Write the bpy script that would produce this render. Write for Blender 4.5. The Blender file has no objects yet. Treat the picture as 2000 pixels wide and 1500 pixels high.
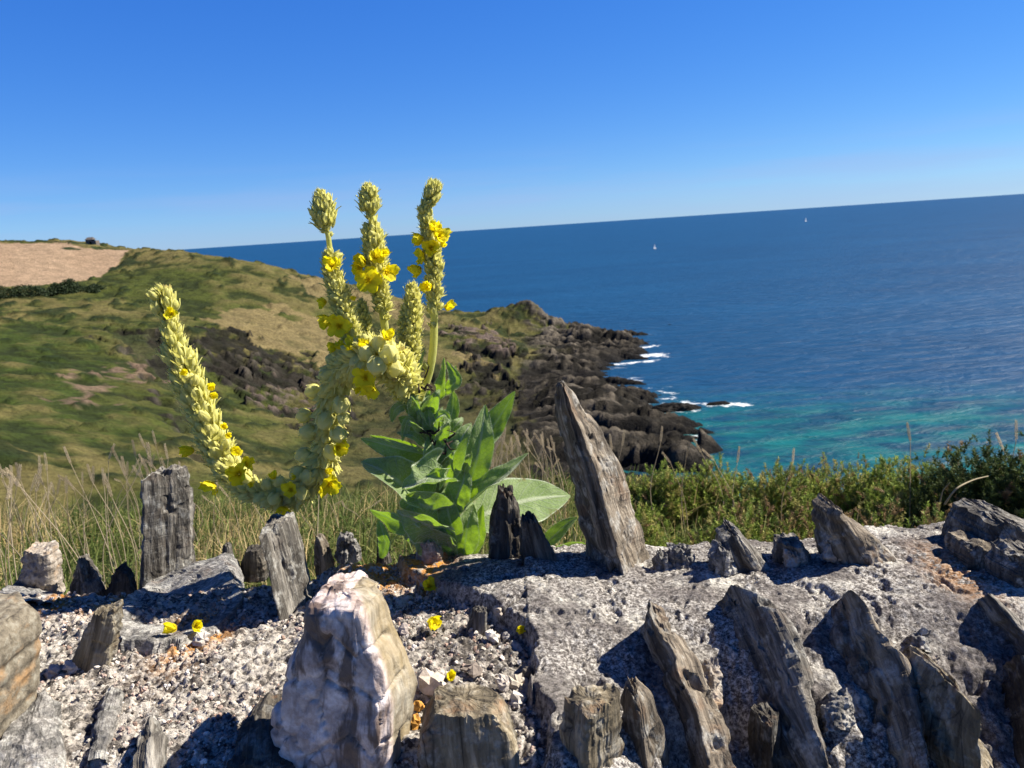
import bpy, numpy as np, math, random
from mathutils import Vector, Matrix

rng = np.random.default_rng(7)
random.seed(7)
scene = bpy.context.scene
COL = scene.collection

# ------------------------------------------------------------------ camera
FPX = 1483.0
PITCH, ROLL = math.radians(11.65), math.radians(3.79)
CAMZ = 60.0
CAM = np.array([0.0, 0.0, CAMZ])
F = np.array([0, math.cos(PITCH), -math.sin(PITCH)])
R0 = np.array([1.0, 0, 0])
U0 = np.array([0, math.sin(PITCH), math.cos(PITCH)])
R = math.cos(ROLL) * R0 - math.sin(ROLL) * U0
U = math.sin(ROLL) * R0 + math.cos(ROLL) * U0
cd = bpy.data.cameras.new("camera")
cam = bpy.data.objects.new("camera", cd)
COL.objects.link(cam)
cam.matrix_world = Matrix(((R[0], U[0], -F[0], CAM[0]), (R[1], U[1], -F[1], CAM[1]), (R[2], U[2], -F[2], CAM[2]), (0, 0, 0, 1)))
cd.sensor_width = 36.0
cd.lens = 36.0 * FPX / 2000.0
cd.clip_start = 0.02
cd.clip_end = 200000
cd.dof.use_dof = True
cd.dof.focus_distance = 0.80
cd.dof.aperture_fstop = 19.0
scene.camera = cam

# ------------------------------------------------------------------ sky, sun, exposure
SUN_AZ, SUN_EL = math.radians(77), math.radians(43)
w = bpy.data.worlds.new("World")
scene.world = w
w.use_nodes = True
nt = w.node_tree
bg = nt.nodes["Background"]
sky = nt.nodes.new("ShaderNodeTexSky")
sky.sky_type = 'NISHITA'
sky.sun_disc = False
sky.sun_elevation = SUN_EL
sky.sun_rotation = SUN_AZ
sky.altitude = 0
sky.air_density = 0.85
sky.dust_density = 0.05
sky.ozone_density = 4.0
SKY_STR = 0.105
sep = nt.nodes.new("ShaderNodeSeparateColor"); comb = nt.nodes.new("ShaderNodeCombineColor")
hs = nt.nodes.new("ShaderNodeHueSaturation")
hs.inputs['Hue'].default_value = 0.507; hs.inputs['Saturation'].default_value = 1.25
nt.links.new(sky.outputs[0], hs.inputs['Color']); nt.links.new(hs.outputs[0], sep.inputs[0])
for k, (gain, power) in enumerate(((0.225, 0.857), (0.325, 0.74), (0.475, 0.5))):   # clear-air tone of the sky, per channel
    m1 = nt.nodes.new("ShaderNodeMath"); m1.operation = 'MULTIPLY'; m1.inputs[1].default_value = SKY_STR
    m2 = nt.nodes.new("ShaderNodeMath"); m2.operation = 'POWER'; m2.inputs[1].default_value = power
    m3 = nt.nodes.new("ShaderNodeMath"); m3.operation = 'MULTIPLY'; m3.inputs[1].default_value = gain / SKY_STR
    nt.links.new(sep.outputs[k], m1.inputs[0]); nt.links.new(m1.outputs[0], m2.inputs[0]); nt.links.new(m2.outputs[0], m3.inputs[0]); nt.links.new(m3.outputs[0], comb.inputs[k])
# a thin veil of far cloud low over the sea
cg = nt.nodes.new("ShaderNodeTexCoord"); cmap = nt.nodes.new("ShaderNodeMapping"); cmap.inputs['Scale'].default_value = (2.2, 2.2, 26)
cn = nt.nodes.new("ShaderNodeTexNoise"); cn.inputs['Scale'].default_value = 1.6; cn.inputs['Detail'].default_value = 5
nt.links.new(cg.outputs['Generated'], cmap.inputs[0]); nt.links.new(cmap.outputs[0], cn.inputs['Vector'])
cs_ = nt.nodes.new("ShaderNodeSeparateXYZ"); nt.links.new(cg.outputs['Generated'], cs_.inputs[0])
cb = nt.nodes.new("ShaderNodeValToRGB"); e = cb.color_ramp.elements
e[0].position = 0.0; e[0].color = (.5, .5, .5, 1); e[1].position = 0.10; e[1].color = (0, 0, 0, 1); q_ = e.new(0.045); q_.color = (1, 1, 1, 1)
nt.links.new(cs_.outputs[2], cb.inputs[0])
cr2 = nt.nodes.new("ShaderNodeMapRange"); cr2.inputs[1].default_value = 0.42; cr2.inputs[2].default_value = 0.68; cr2.inputs[4].default_value = 0.32
nt.links.new(cn.outputs[0], cr2.inputs[0])
cm_ = nt.nodes.new("ShaderNodeMath"); cm_.operation = 'MULTIPLY'; nt.links.new(cr2.outputs[0], cm_.inputs[0]); nt.links.new(cb.outputs[0], cm_.inputs[1])
cx_ = nt.nodes.new("ShaderNodeMix"); cx_.data_type = 'RGBA'; nt.links.new(cm_.outputs[0], cx_.inputs[0]); nt.links.new(comb.outputs[0], cx_.inputs[6])
cx_.inputs[7].default_value = (.40 / 2.3 / SKY_STR, .50 / 2.3 / SKY_STR, .84 / 2.3 / SKY_STR, 1)
# the sky deepens towards the zenith
geo = nt.nodes.new("ShaderNodeTexCoord"); sx_ = nt.nodes.new("ShaderNodeSeparateXYZ"); nt.links.new(geo.outputs['Generated'], sx_.inputs[0])
zr = nt.nodes.new("ShaderNodeMapRange"); zr.interpolation_type = 'SMOOTHSTEP'
for k, v_ in ((1, 0.48), (2, 0.85), (3, 1.0), (4, 0.42)): zr.inputs[k].default_value = v_
nt.links.new(sx_.outputs[2], zr.inputs[0])
zm = nt.nodes.new("ShaderNodeMix"); zm.data_type = 'RGBA'; zm.blend_type = 'MULTIPLY'; zm.inputs[0].default_value = 1.0
nt.links.new(cx_.outputs[2], zm.inputs[6]); nt.links.new(zr.outputs[0], zm.inputs[7])
nt.links.new(zm.outputs[2], bg.inputs[0])
bg.inputs[1].default_value = SKY_STR
sd = bpy.data.lights.new("sun", 'SUN')
sd.energy = 5.0
sd.angle = math.radians(0.53)
sd.color = (1.0, 0.93, 0.80)
sun = bpy.data.objects.new("sun", sd)
COL.objects.link(sun)
SUNV = Vector((math.sin(SUN_AZ) * math.cos(SUN_EL), math.cos(SUN_AZ) * math.cos(SUN_EL), math.sin(SUN_EL)))
sun.rotation_euler = SUNV.to_track_quat('Z', 'Y').to_euler()
sun.location = (30, 20, 100)
scene.view_settings.view_transform = 'Standard'
scene.view_settings.look = 'None'
scene.view_settings.exposure = 1.2
scene.view_settings.gamma = 1.0
scene.cycles.use_denoising = True
scene.cycles.max_bounces = 6
scene.cycles.transparent_max_bounces = 8

# ------------------------------------------------------------------ geometry helpers
def ray(px, py):
    return F + R * ((px - 1000.0) / FPX) + U * ((750.0 - py) / FPX)

def P(px, py, d):                      # point at depth d along the view axis
    return CAM + d * ray(px, py)

def Py(px, py, y):                     # point on a vertical plane world y
    r = ray(px, py)
    return CAM + r * (y / r[1])

def Pr(px, py, rr):                    # point at a horizontal range
    r = ray(px, py)
    return CAM + r * (rr / math.hypot(r[0], r[1]))

def Pz(px, py, z):
    r = ray(px, py)
    return CAM + r * ((z - CAMZ) / r[2])

def nrm(v):
    v = np.asarray(v, float)
    return v / (np.linalg.norm(v) + 1e-12)

def sstep(a, b, x):
    t = np.clip((x - a) / (b - a), 0, 1)
    return t * t * (3 - 2 * t)

def _h(i, j, k, seed):
    h = (i.astype(np.uint32) * np.uint32(374761393)) ^ (j.astype(np.uint32) * np.uint32(668265263)) ^ (k.astype(np.uint32) * np.uint32(2147483647)) ^ np.uint32(seed * 97 + 13)
    h = (h ^ (h >> np.uint32(13))) * np.uint32(1274126177)
    h = (h ^ (h >> np.uint32(16))) * np.uint32(2246822519)
    h = h ^ (h >> np.uint32(15))
    return h.astype(np.float64) / 4294967295.0

def vnoise(p, seed=0):                 # value noise, (N,3) -> (N,) in [-1,1]
    p = np.asarray(p, float)
    i = np.floor(p).astype(np.int64)
    f = p - i
    f = f * f * f * (f * (f * 6 - 15) + 10)
    i = i & 0xffffff
    x, y, z = i[:, 0], i[:, 1], i[:, 2]
    r = 0
    for dx in (0, 1):
        wx = f[:, 0] if dx else 1 - f[:, 0]
        for dy in (0, 1):
            wy = f[:, 1] if dy else 1 - f[:, 1]
            for dz in (0, 1):
                wz = f[:, 2] if dz else 1 - f[:, 2]
                r = r + wx * wy * wz * _h(x + dx, y + dy, z + dz, seed)
    return r * 2 - 1

def fbm(p, oct=4, seed=0, gain=0.5):
    p = np.asarray(p, float)
    a, s, t = 1.0, 0.0, 0.0
    for o in range(oct):
        s = s + a * vnoise(p * (2.03 ** o) + o * 17.3, seed + o)
        t += a
        a *= gain
    return s / t

def worley2(x, y, seed=0):             # F1, F2 and the id of the nearest cell
    i, j = np.floor(x).astype(np.int64), np.floor(y).astype(np.int64)
    f1 = np.full(x.shape, 9.0); f2 = f1.copy(); cid = np.zeros(x.shape)
    z0 = np.zeros_like(i)
    for a in (-1, 0, 1):
        for b in (-1, 0, 1):
            ii, jj = (i + a), (j + b)
            m = ii & 0xffffff; n = jj & 0xffffff
            cx = ii + _h(m, n, z0, seed); cy = jj + _h(m, n, z0 + 1, seed)
            d = np.hypot(x - cx, y - cy)
            c = _h(m, n, z0 + 2, seed)
            nearer = d < f1
            f2 = np.where(nearer, f1, np.minimum(f2, d))
            cid = np.where(nearer, c, cid)
            f1 = np.where(nearer, d, f1)
    return f1, f2, cid

def inpoly(x, y, poly):
    poly = np.asarray(poly, float)
    c = np.zeros(x.shape, bool)
    n = len(poly)
    for a in range(n):
        x1, y1 = poly[a]; x2, y2 = poly[(a + 1) % n]
        if y1 == y2:
            continue
        cond = ((y1 > y) != (y2 > y)) & (x < (x2 - x1) * (y - y1) / (y2 - y1) + x1)
        c ^= cond
    return c

def cr(pts, n):                        # Catmull-Rom resampling, any number of columns
    p = np.asarray(pts, float)
    if len(p) == 2:
        t = np.linspace(0, 1, n)[:, None]
        return p[0] * (1 - t) + p[1] * t
    q = np.vstack([2 * p[0] - p[1], p, 2 * p[-1] - p[-2]])
    L = np.r_[0, np.cumsum(np.linalg.norm(np.diff(p[:, :3], axis=0), axis=1))]
    s = np.linspace(0, L[-1], n)
    k = np.clip(np.searchsorted(L, s, 'right') - 1, 0, len(p) - 2)
    t = ((s - L[k]) / (L[k + 1] - L[k]))[:, None]
    a, b, c, d = q[k], q[k + 1], q[k + 2], q[k + 3]
    return 0.5 * (2 * b + (c - a) * t + (2 * a - 5 * b + 4 * c - d) * t * t + (3 * b - a - 3 * c + d) * t ** 3)

def grid_quads(nu, nv, wrap=False, off=0):      # index = v*nu + u
    u = np.arange(nu if wrap else nu - 1)
    v = np.arange(nv - 1)
    uu, vv = np.meshgrid(u, v)
    uu, vv = uu.ravel(), vv.ravel()
    u1 = (uu + 1) % nu
    return np.stack([vv * nu + uu, vv * nu + u1, (vv + 1) * nu + u1, (vv + 1) * nu + uu], 1) + off

class Bag:
    def __init__(s):
        s.V, s.Q, s.T, s.C, s.L, s.n = [], [], [], [], [], 0
    def add(s, V, Q=None, T=None, C=None, L=None):
        V = np.asarray(V, float)
        if Q is not None and len(Q): s.Q.append(np.asarray(Q) + s.n)
        if T is not None and len(T): s.T.append(np.asarray(T) + s.n)
        s.V.append(V)
        s.C.append(np.zeros((len(V), 3)) if C is None else (np.broadcast_to(np.asarray(C, float), (len(V), 3))))
        s.L.append(np.zeros((len(V), 3)) if L is None else np.asarray(L, float))
        s.n += len(V)
    def inst(s, V, Q, T, M, C=None, L=None):     # M (k,3,4); C (k,3) or (nv,3) or (k,nv,3)
        k, nv = len(M), len(V)
        W = np.einsum('kij,vj->kvi', M[:, :, :3], V) + M[:, None, :, 3]
        offs = (np.arange(k) * nv)[:, None, None]
        q = (np.asarray(Q)[None] + offs).reshape(-1, 4) if Q is not None and len(Q) else None
        t = (np.asarray(T)[None] + offs).reshape(-1, 3) if T is not None and len(T) else None
        if C is None: c = None
        else:
            C = np.asarray(C, float)
            c = np.broadcast_to(C[:, None, :] if (C.ndim == 2 and len(C) == k and k != nv) else C, (k, nv, 3)).reshape(-1, 3)
        l = None if L is None else np.broadcast_to(np.asarray(L)[None], (k, nv, 3)).reshape(-1, 3)
        s.add(W.reshape(-1, 3), q, t, c, l)
    def mesh(s, name, mat, origin=(0, 0, 0), smooth=True, inv=None):
        V = np.concatenate(s.V) - np.asarray(origin)
        if inv is not None:
            V = V @ inv.T
        me = bpy.data.meshes.new(name)
        Q = np.concatenate(s.Q) if s.Q else np.zeros((0, 4), int)
        T = np.concatenate(s.T) if s.T else np.zeros((0, 3), int)
        nq, ntr = len(Q), len(T)
        me.vertices.add(len(V)); me.vertices.foreach_set('co', V.ravel().astype(np.float32))
        me.loops.add(nq * 4 + ntr * 3)
        me.loops.foreach_set('vertex_index', np.r_[Q.ravel(), T.ravel()].astype(np.int32))
        me.polygons.add(nq + ntr)
        me.polygons.foreach_set('loop_start', np.r_[np.arange(nq) * 4, nq * 4 + np.arange(ntr) * 3].astype(np.int32))
        me.polygons.foreach_set('use_smooth', np.full(nq + ntr, smooth, bool))
        me.update(calc_edges=True)
        a = me.attributes.new('Col', 'FLOAT_VECTOR', 'POINT'); a.data.foreach_set('vector', np.concatenate(s.C).ravel().astype(np.float32))
        a = me.attributes.new('lc', 'FLOAT_VECTOR', 'POINT'); a.data.foreach_set('vector', np.concatenate(s.L).ravel().astype(np.float32))
        me.validate()
        if mat: me.materials.append(mat)
        return me

WL = {}                                # world location of each linked, unrotated object
def link(name, data, origin=(0, 0, 0), parent=None):
    o = bpy.data.objects.new(name, data)
    COL.objects.link(o)
    origin = np.asarray(origin, float)
    WL[o] = origin
    if parent is not None:
        o.parent = parent
        o.location = origin - WL[parent]
    else:
        o.location = origin
    return o

def build(bag, name, mat, origin=(0, 0, 0), parent=None, smooth=True):
    return link(name, bag.mesh(name, mat, origin, smooth), origin, parent)

def tag(o, label=None, cat=None, group=None, kind=None):
    if label: o['label'] = label
    if cat: o['category'] = cat
    if group: o['group'] = group
    if kind: o['kind'] = kind
    return o

def frame(axis, up=(0, 0, 1)):         # columns x,y,z with z = axis
    z = nrm(axis)
    x = np.cross(up, z)
    if np.linalg.norm(x) < 1e-4: x = np.array([1.0, 0, 0])
    x = nrm(x)
    return np.stack([x, np.cross(z, x), z], 1)

def tube(bag, pts, rad, ns=8, C=None, cap=True):
    p = np.asarray(pts, float); n = len(p)
    rad = np.broadcast_to(np.asarray(rad, float), (n,))
    t = np.gradient(p, axis=0); t /= np.linalg.norm(t, axis=1)[:, None] + 1e-12
    x = np.cross(t, np.array([0.31, 0.87, 0.2])); x /= np.linalg.norm(x, axis=1)[:, None] + 1e-9
    y = np.cross(t, x)
    a = np.linspace(0, 2 * np.pi, ns, endpoint=False)
    V = p[:, None] + rad[:, None, None] * (np.cos(a)[None, :, None] * x[:, None] + np.sin(a)[None, :, None] * y[:, None])
    V = V.reshape(-1, 3)
    L = np.stack([np.tile(a, n), np.repeat(np.linspace(0, 1, n), ns), np.zeros(n * ns)], 1)
    bag.add(V, grid_quads(ns, n, True), None, C, L)

# ------------------------------------------------------------------ material helpers
class M:
    def __init__(s, name):
        s.m = bpy.data.materials.new(name); s.m.use_nodes = True
        s.nt = s.m.node_tree; s.b = s.nt.nodes['Principled BSDF']; s.out = s.nt.nodes['Material Output']
    def n(s, t, **k):
        nd = s.nt.nodes.new(t)
        for a, v in k.items(): setattr(nd, a, v)
        return nd
    def l(s, a, b): s.nt.links.new(a, b)
    def set(s, i, v):
        if hasattr(v, 'is_linked') or isinstance(v, bpy.types.NodeSocket): s.l(v, i)
        else: i.default_value = v
    def attr(s, name, comp=None):
        a = s.n('ShaderNodeAttribute', attribute_name=name)
        if comp is None: return a.outputs['Vector']
        x = s.n('ShaderNodeSeparateXYZ'); s.l(a.outputs['Vector'], x.inputs[0]); return x.outputs[comp]
    def coord(s, scale=(1, 1, 1), kind='Object'):
        c = s.n('ShaderNodeTexCoord'); mp = s.n('ShaderNodeMapping'); mp.inputs['Scale'].default_value = scale
        s.l(c.outputs[kind], mp.inputs[0]); return mp.outputs[0]
    def noise(s, vec, scale, detail=6, rough=0.6, dist=0.0):
        t = s.n('ShaderNodeTexNoise'); s.l(vec, t.inputs['Vector'])
        t.inputs['Scale'].default_value = scale; t.inputs['Detail'].default_value = detail
        t.inputs['Roughness'].default_value = rough; t.inputs['Distortion'].default_value = dist
        return t.outputs['Fac']
    def vor(s, vec, scale, feature='F1', out='Distance'):
        t = s.n('ShaderNodeTexVoronoi', feature=feature); s.l(vec, t.inputs['Vector']); t.inputs['Scale'].default_value = scale
        return t.outputs[out]
    def ramp(s, fac, stops, interp='LINEAR'):
        r = s.n('ShaderNodeValToRGB'); r.color_ramp.interpolation = interp
        e = r.color_ramp.elements
        while len(e) < len(stops): e.new(0.5)
        for k, (p, c) in enumerate(stops):
            e[k].position = p
            e[k].color = (c, c, c, 1) if not hasattr(c, '__len__') else (*c, 1)
        s.l(fac, r.inputs[0]); return r.outputs[0]
    def mix(s, fac, a, b, mode='MIX'):
        x = s.n('ShaderNodeMix', data_type='RGBA', blend_type=mode)
        s.set(x.inputs[0], fac)
        for i, v in ((6, a), (7, b)):
            if isinstance(v, bpy.types.NodeSocket): s.l(v, x.inputs[i])
            else: x.inputs[i].default_value = (*v, 1)
        return x.outputs[2]
    def math(s, op, a, b=0.0):
        x = s.n('ShaderNodeMath', operation=op); s.set(x.inputs[0], a); s.set(x.inputs[1], b); return x.outputs[0]
    def bump(s, h, strength=0.5, dist=0.01, prev=None):
        b = s.n('ShaderNodeBump'); b.inputs['Strength'].default_value = strength; b.inputs['Distance'].default_value = dist
        s.l(h, b.inputs['Height'])
        if prev is not None: s.l(prev, b.inputs['Normal'])
        return b.outputs[0]
    def done(s, col, rough=0.9, normal=None, spec=0.25):
        s.set(s.b.inputs['Base Color'], col if isinstance(col, bpy.types.NodeSocket) else (*col, 1))
        s.set(s.b.inputs['Roughness'], rough); s.b.inputs['Specular IOR Level'].default_value = spec
        if normal is not None: s.l(normal, s.b.inputs['Normal'])
        return s.m

# ------------------------------------------------------------------ materials
def mat_mortar():
    m = M('lichened_mortar'); c = m.coord()
    lich, cap, dirt = (m.attr('Col', k) for k in (0, 1, 2))
    n1 = m.noise(c, 240, 5, 0.7); n2 = m.noise(c, 60, 5, 0.65); n3 = m.noise(c, 11, 4, 0.6)
    # rough bed: cream, pink and grey grains with dark crumbs
    grain = m.vor(c, 190, out='Color')
    gsep = m.n('ShaderNodeSeparateColor'); m.l(grain, gsep.inputs[0])
    bed = m.ramp(gsep.outputs[0], [(0.0, (0.055, 0.048, 0.044)), (0.22, (0.16, 0.14, 0.125)), (0.5, (0.33, 0.29, 0.25)), (0.8, (0.47, 0.43, 0.385)), (1.0, (0.62, 0.59, 0.55))])
    bed = m.mix(m.ramp(n1, [(0.42, 0.0), (0.56, 1.0)]), m.mix(0.85, bed, (0.045, 0.04, 0.037)), bed)
    bed = m.mix(m.ramp(n2, [(0.46, 0.0), (0.60, 0.75)]), bed, (0.58, 0.53, 0.47))
    bed = m.mix(m.math('MULTIPLY', dirt, m.ramp(n2, [(0.35, 0.9), (0.65, 0.1)])), bed, (0.06, 0.052, 0.045))
    # smooth cap: grey with white and black lichen specks
    n4 = m.noise(c, 430, 4, 0.75)
    cp = m.ramp(m.math('ADD', m.math('MULTIPLY', n1, 0.5), m.math('MULTIPLY', n4, 0.5)), [(0.36, (0.022, 0.020, 0.019)), (0.45, (0.105, 0.093, 0.085)), (0.51, (0.27, 0.248, 0.227)), (0.585, (0.63, 0.60, 0.555))])
    cp = m.mix(m.ramp(n3, [(0.50, 0.0), (0.60, 0.75)]), cp, m.ramp(n1, [(0.35, (0.16, 0.145, 0.13)), (0.58, (0.66, 0.63, 0.56))]))
    cp = m.mix(m.ramp(m.noise(c, 13, 6, 0.65), [(0.46, 0.0), (0.57, 0.82)]), cp, m.ramp(n1, [(0.35, (0.045, 0.04, 0.038)), (0.65, (0.20, 0.175, 0.165))]))
    col = m.mix(cap, bed, cp)
    col = m.mix(m.math('MULTIPLY', lich, m.ramp(m.noise(c, 95, 5, 0.7), [(0.42, 0.0), (0.50, 1.0)])), col, m.ramp(n1, [(0.3, (0.42, 0.15, 0.02)), (0.7, (0.70, 0.34, 0.06))]))
    nb = m.bump(n1, 0.9, 0.004); nb = m.bump(m.noise(c, 700, 3, 0.7), 0.7, 0.0015, nb)
    return m.done(col, 0.95, nb, 0.15)

def mat_slate(name, dark, mid, light, lich=0.5, rust=0.3, fib=1.0, stretch=0.13):
    m = M(name); c = m.coord(); cs = m.coord((1, 1, stretch))
    f1 = m.noise(cs, 170 * fib, 6, 0.65, 0.3); f2 = m.noise(cs, 50 * fib, 4, 0.6, 0.4); n3 = m.noise(c, 38, 5, 0.65)
    col = m.ramp(f1, [(0.28, dark), (0.48, mid), (0.68, light)])
    col = m.mix(m.ramp(f2, [(0.42, 0.65), (0.6, 0.0)]), col, dark)
    col = m.mix(m.math('MULTIPLY', m.ramp(m.noise(c, 22, 4, 0.6), [(0.55, 0.0), (0.66, 1.0)]), rust), col, (0.26, 0.12, 0.05))
    col = m.mix(m.math('MULTIPLY', m.ramp(n3, [(0.52, 0.0), (0.62, 1.0)]), lich), col, m.ramp(m.noise(c, 300, 4, 0.7), [(0.35, (0.18, 0.17, 0.15)), (0.6, (0.50, 0.49, 0.45))]))
    ck = m.ramp(m.vor(m.coord((1, 1, .16)), 75 * fib, 'DISTANCE_TO_EDGE'), [(0.0, 1.0), (0.035, 0.0)])
    col = m.mix(m.math('MULTIPLY', ck, m.ramp(f2, [(0.4, 0.8), (0.6, 0.1)])), col, (0.012, 0.010, 0.009))
    nb = m.bump(f1, 0.9, 0.004); nb = m.bump(m.noise(c, 420, 4, 0.7), 0.5, 0.0012, nb)
    return m.done(col, 0.85, nb, 0.25)

def mat_pale_stone(name='pale_weathered_stone', k=1.0, warm=1.0):
    m = M(name); c = m.coord()
    n1 = m.noise(c, 120, 6, 0.7); n2 = m.noise(c, 28, 5, 0.6)
    col = m.ramp(n1, [(0.3, (0.10 * k, 0.085 * k, 0.07 * k)), (0.5, (0.34 * k, 0.29 * k, 0.24 * k / warm)), (0.7, (0.56 * k, 0.52 * k, 0.47 * k / warm))])
    col = m.mix(m.ramp(n2, [(0.52, 0.0), (0.66, 0.8)]), col, (0.34, 0.20, 0.09))
    return m.done(col, 0.9, m.bump(n1, 0.8, 0.003), 0.2)

def mat_quartz():
    m = M('veined_quartz'); c = m.coord(); cs = m.coord((1, 1, 0.42))
    v = m.vor(cs, 52, 'DISTANCE_TO_EDGE'); n1 = m.noise(c, 70, 6, 0.65); n2 = m.noise(c, 16, 4, 0.6)
    jit = m.n('ShaderNodeVectorMath', operation='ADD')
    nz = m.n('ShaderNodeTexNoise'); m.l(cs, nz.inputs['Vector']); nz.inputs['Scale'].default_value = 40
    sc = m.n('ShaderNodeVectorMath', operation='SCALE'); m.l(nz.outputs['Color'], sc.inputs[0]); sc.inputs['Scale'].default_value = 0.014
    m.l(cs, jit.inputs[0]); m.l(sc.outputs[0], jit.inputs[1])
    v = m.vor(jit.outputs[0], 46, 'DISTANCE_TO_EDGE')
    col = m.ramp(n1, [(0.3, (0.25, 0.18, 0.15)), (0.48, (0.46, 0.37, 0.335)), (0.66, (0.76, 0.68, 0.65))])
    col = m.mix(m.ramp(n2, [(0.48, 0.0), (0.62, 0.45)]), col, (0.30, 0.22, 0.18))
    vm = m.math('MULTIPLY', m.ramp(v, [(0.0, 0.85), (0.035, 0.35), (0.08, 0.0)]), m.ramp(m.noise(c, 30, 4, 0.6), [(0.42, 0.0), (0.62, 1.0)]))
    col = m.mix(vm, col, (0.12, 0.085, 0.07))
    col = m.mix(m.ramp(m.noise(cs, 26, 5, 0.65, 0.6), [(0.52, 0.0), (0.60, 0.9)]), col, (0.085, 0.055, 0.042))
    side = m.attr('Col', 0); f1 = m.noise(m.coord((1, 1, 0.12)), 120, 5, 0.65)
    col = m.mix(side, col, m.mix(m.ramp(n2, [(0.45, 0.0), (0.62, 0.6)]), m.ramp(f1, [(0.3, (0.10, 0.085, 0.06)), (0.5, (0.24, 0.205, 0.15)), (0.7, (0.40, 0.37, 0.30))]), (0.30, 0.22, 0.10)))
    h = m.math('ADD', m.math('MULTIPLY', m.ramp(v, [(0.0, 0.0), (0.2, 1.0)]), 0.6), m.math('MULTIPLY', n1, 0.5))
    m.b.inputs['Subsurface Weight'].default_value = 0.08
    m.b.inputs['Subsurface Radius'].default_value = (0.01, 0.008, 0.007)
    m.b.inputs['Subsurface Scale'].default_value = 0.5
    return m.done(col, 0.6, m.bump(m.noise(c, 380, 4, 0.7), 0.6, 0.0012, m.bump(h, 0.7, 0.004)), 0.4)

def mat_leaf():
    m = M('felted_leaf'); u, v = m.attr('lc', 0), m.attr('lc', 1); c = m.coord()
    au = m.math('ABSOLUTE', u)
    mid = m.ramp(au, [(0.0, 1.0), (0.07, 0.6), (0.13, 0.0)])
    ph = m.math('SUBTRACT', m.math('MULTIPLY', v, 11.0), m.math('MULTIPLY', au, 2.6))
    w_ = m.math('ABSOLUTE', m.math('SUBTRACT', m.math('FRACT', ph), 0.5))
    side = m.ramp(w_, [(0.0, 1.0), (0.09, 0.0)])
    net = m.ramp(m.vor(c, 170, 'DISTANCE_TO_EDGE'), [(0.0, 0.8), (0.10, 0.0)])
    n1 = m.noise(c, 45, 5, 0.6); n2 = m.noise(c, 600, 3, 0.7)
    col = m.ramp(n1, [(0.3, (0.145, 0.215, 0.07)), (0.7, (0.265, 0.34, 0.155))])
    col = m.mix(m.math('MULTIPLY', net, 0.35), col, (0.09, 0.14, 0.06))
    col = m.mix(m.math('MULTIPLY', side, 0.45), col, (0.34, 0.40, 0.26))
    col = m.mix(mid, col, (0.42, 0.47, 0.32))
    col = m.mix(m.ramp(n2, [(0.5, 0.0), (0.7, 0.30)]), col, (0.56, 0.59, 0.45))
    col = m.mix(m.ramp(au, [(0.93, 0.0), (0.99, 0.7)]), col, (0.62, 0.66, 0.54))
    col = m.mix(m.math('MULTIPLY', m.ramp(m.noise(c, 38, 4, 0.6), [(0.60, 0.0), (0.66, 1.0)]), m.ramp(au, [(0.55, 0.0), (0.9, 0.9)])), col, (0.16, 0.10, 0.04))
    h = m.math('ADD', m.math('ADD', mid, m.math('MULTIPLY', side, 0.6)), m.math('MULTIPLY', net, -0.5))
    nb = m.bump(h, 0.5, 0.003); nb = m.bump(n2, 0.5, 0.001, nb)
    m.done(col, 0.95, nb, 0.1)
    m.b.inputs['Sheen Weight'].default_value = 0.75; m.b.inputs['Sheen Roughness'].default_value = 0.35
    m.b.inputs['Sheen Tint'].default_value = (0.92, 0.97, 0.85, 1)
    t = m.n('ShaderNodeBsdfTranslucent')
    m.l(m.mix(m.math('MULTIPLY', m.math('MAXIMUM', net, m.math('MAXIMUM', side, mid)), 0.5), (0.32, 0.52, 0.010), (0.09, 0.20, 0.008)), t.inputs[0])
    mx = m.n('ShaderNodeMixShader'); mx.inputs[0].default_value = 0.34
    m.l(m.b.outputs[0], mx.inputs[1]); m.l(t.outputs[0], mx.inputs[2]); m.l(mx.outputs[0], m.out.inputs[0])
    return m.m

def mat_bud():
    m = M('felted_bud'); tip = m.attr('Col', 0); var = m.attr('Col', 1); brown = m.attr('Col', 2); c = m.coord()
    n = m.noise(c, 260, 4, 0.7)
    col = m.mix(tip, (0.58, 0.56, 0.165), (0.80, 0.75, 0.28))
    col = m.mix(m.ramp(n, [(0.45, 0.0), (0.7, 0.45)]), col, (0.74, 0.72, 0.40))
    col = m.mix(m.math('MULTIPLY', var, 0.5), col, (0.40, 0.44, 0.13))
    col = m.mix(brown, col, (0.20, 0.11, 0.05))
    m.done(col, 0.95, m.bump(n, 0.6, 0.001), 0.1)
    m.b.inputs['Sheen Weight'].default_value = 0.25; m.b.inputs['Sheen Roughness'].default_value = 0.4
    m.b.inputs['Sheen Tint'].default_value = (0.97, 0.98, 0.8, 1)
    t = m.n('ShaderNodeBsdfTranslucent'); t.inputs[0].default_value = (0.80, 0.76, 0.20, 1)
    mx = m.n('ShaderNodeMixShader'); mx.inputs[0].default_value = 0.40
    m.l(m.b.outputs[0], mx.inputs[1]); m.l(t.outputs[0], mx.inputs[2]); m.l(mx.outputs[0], m.out.inputs[0])
    return m.m

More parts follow.
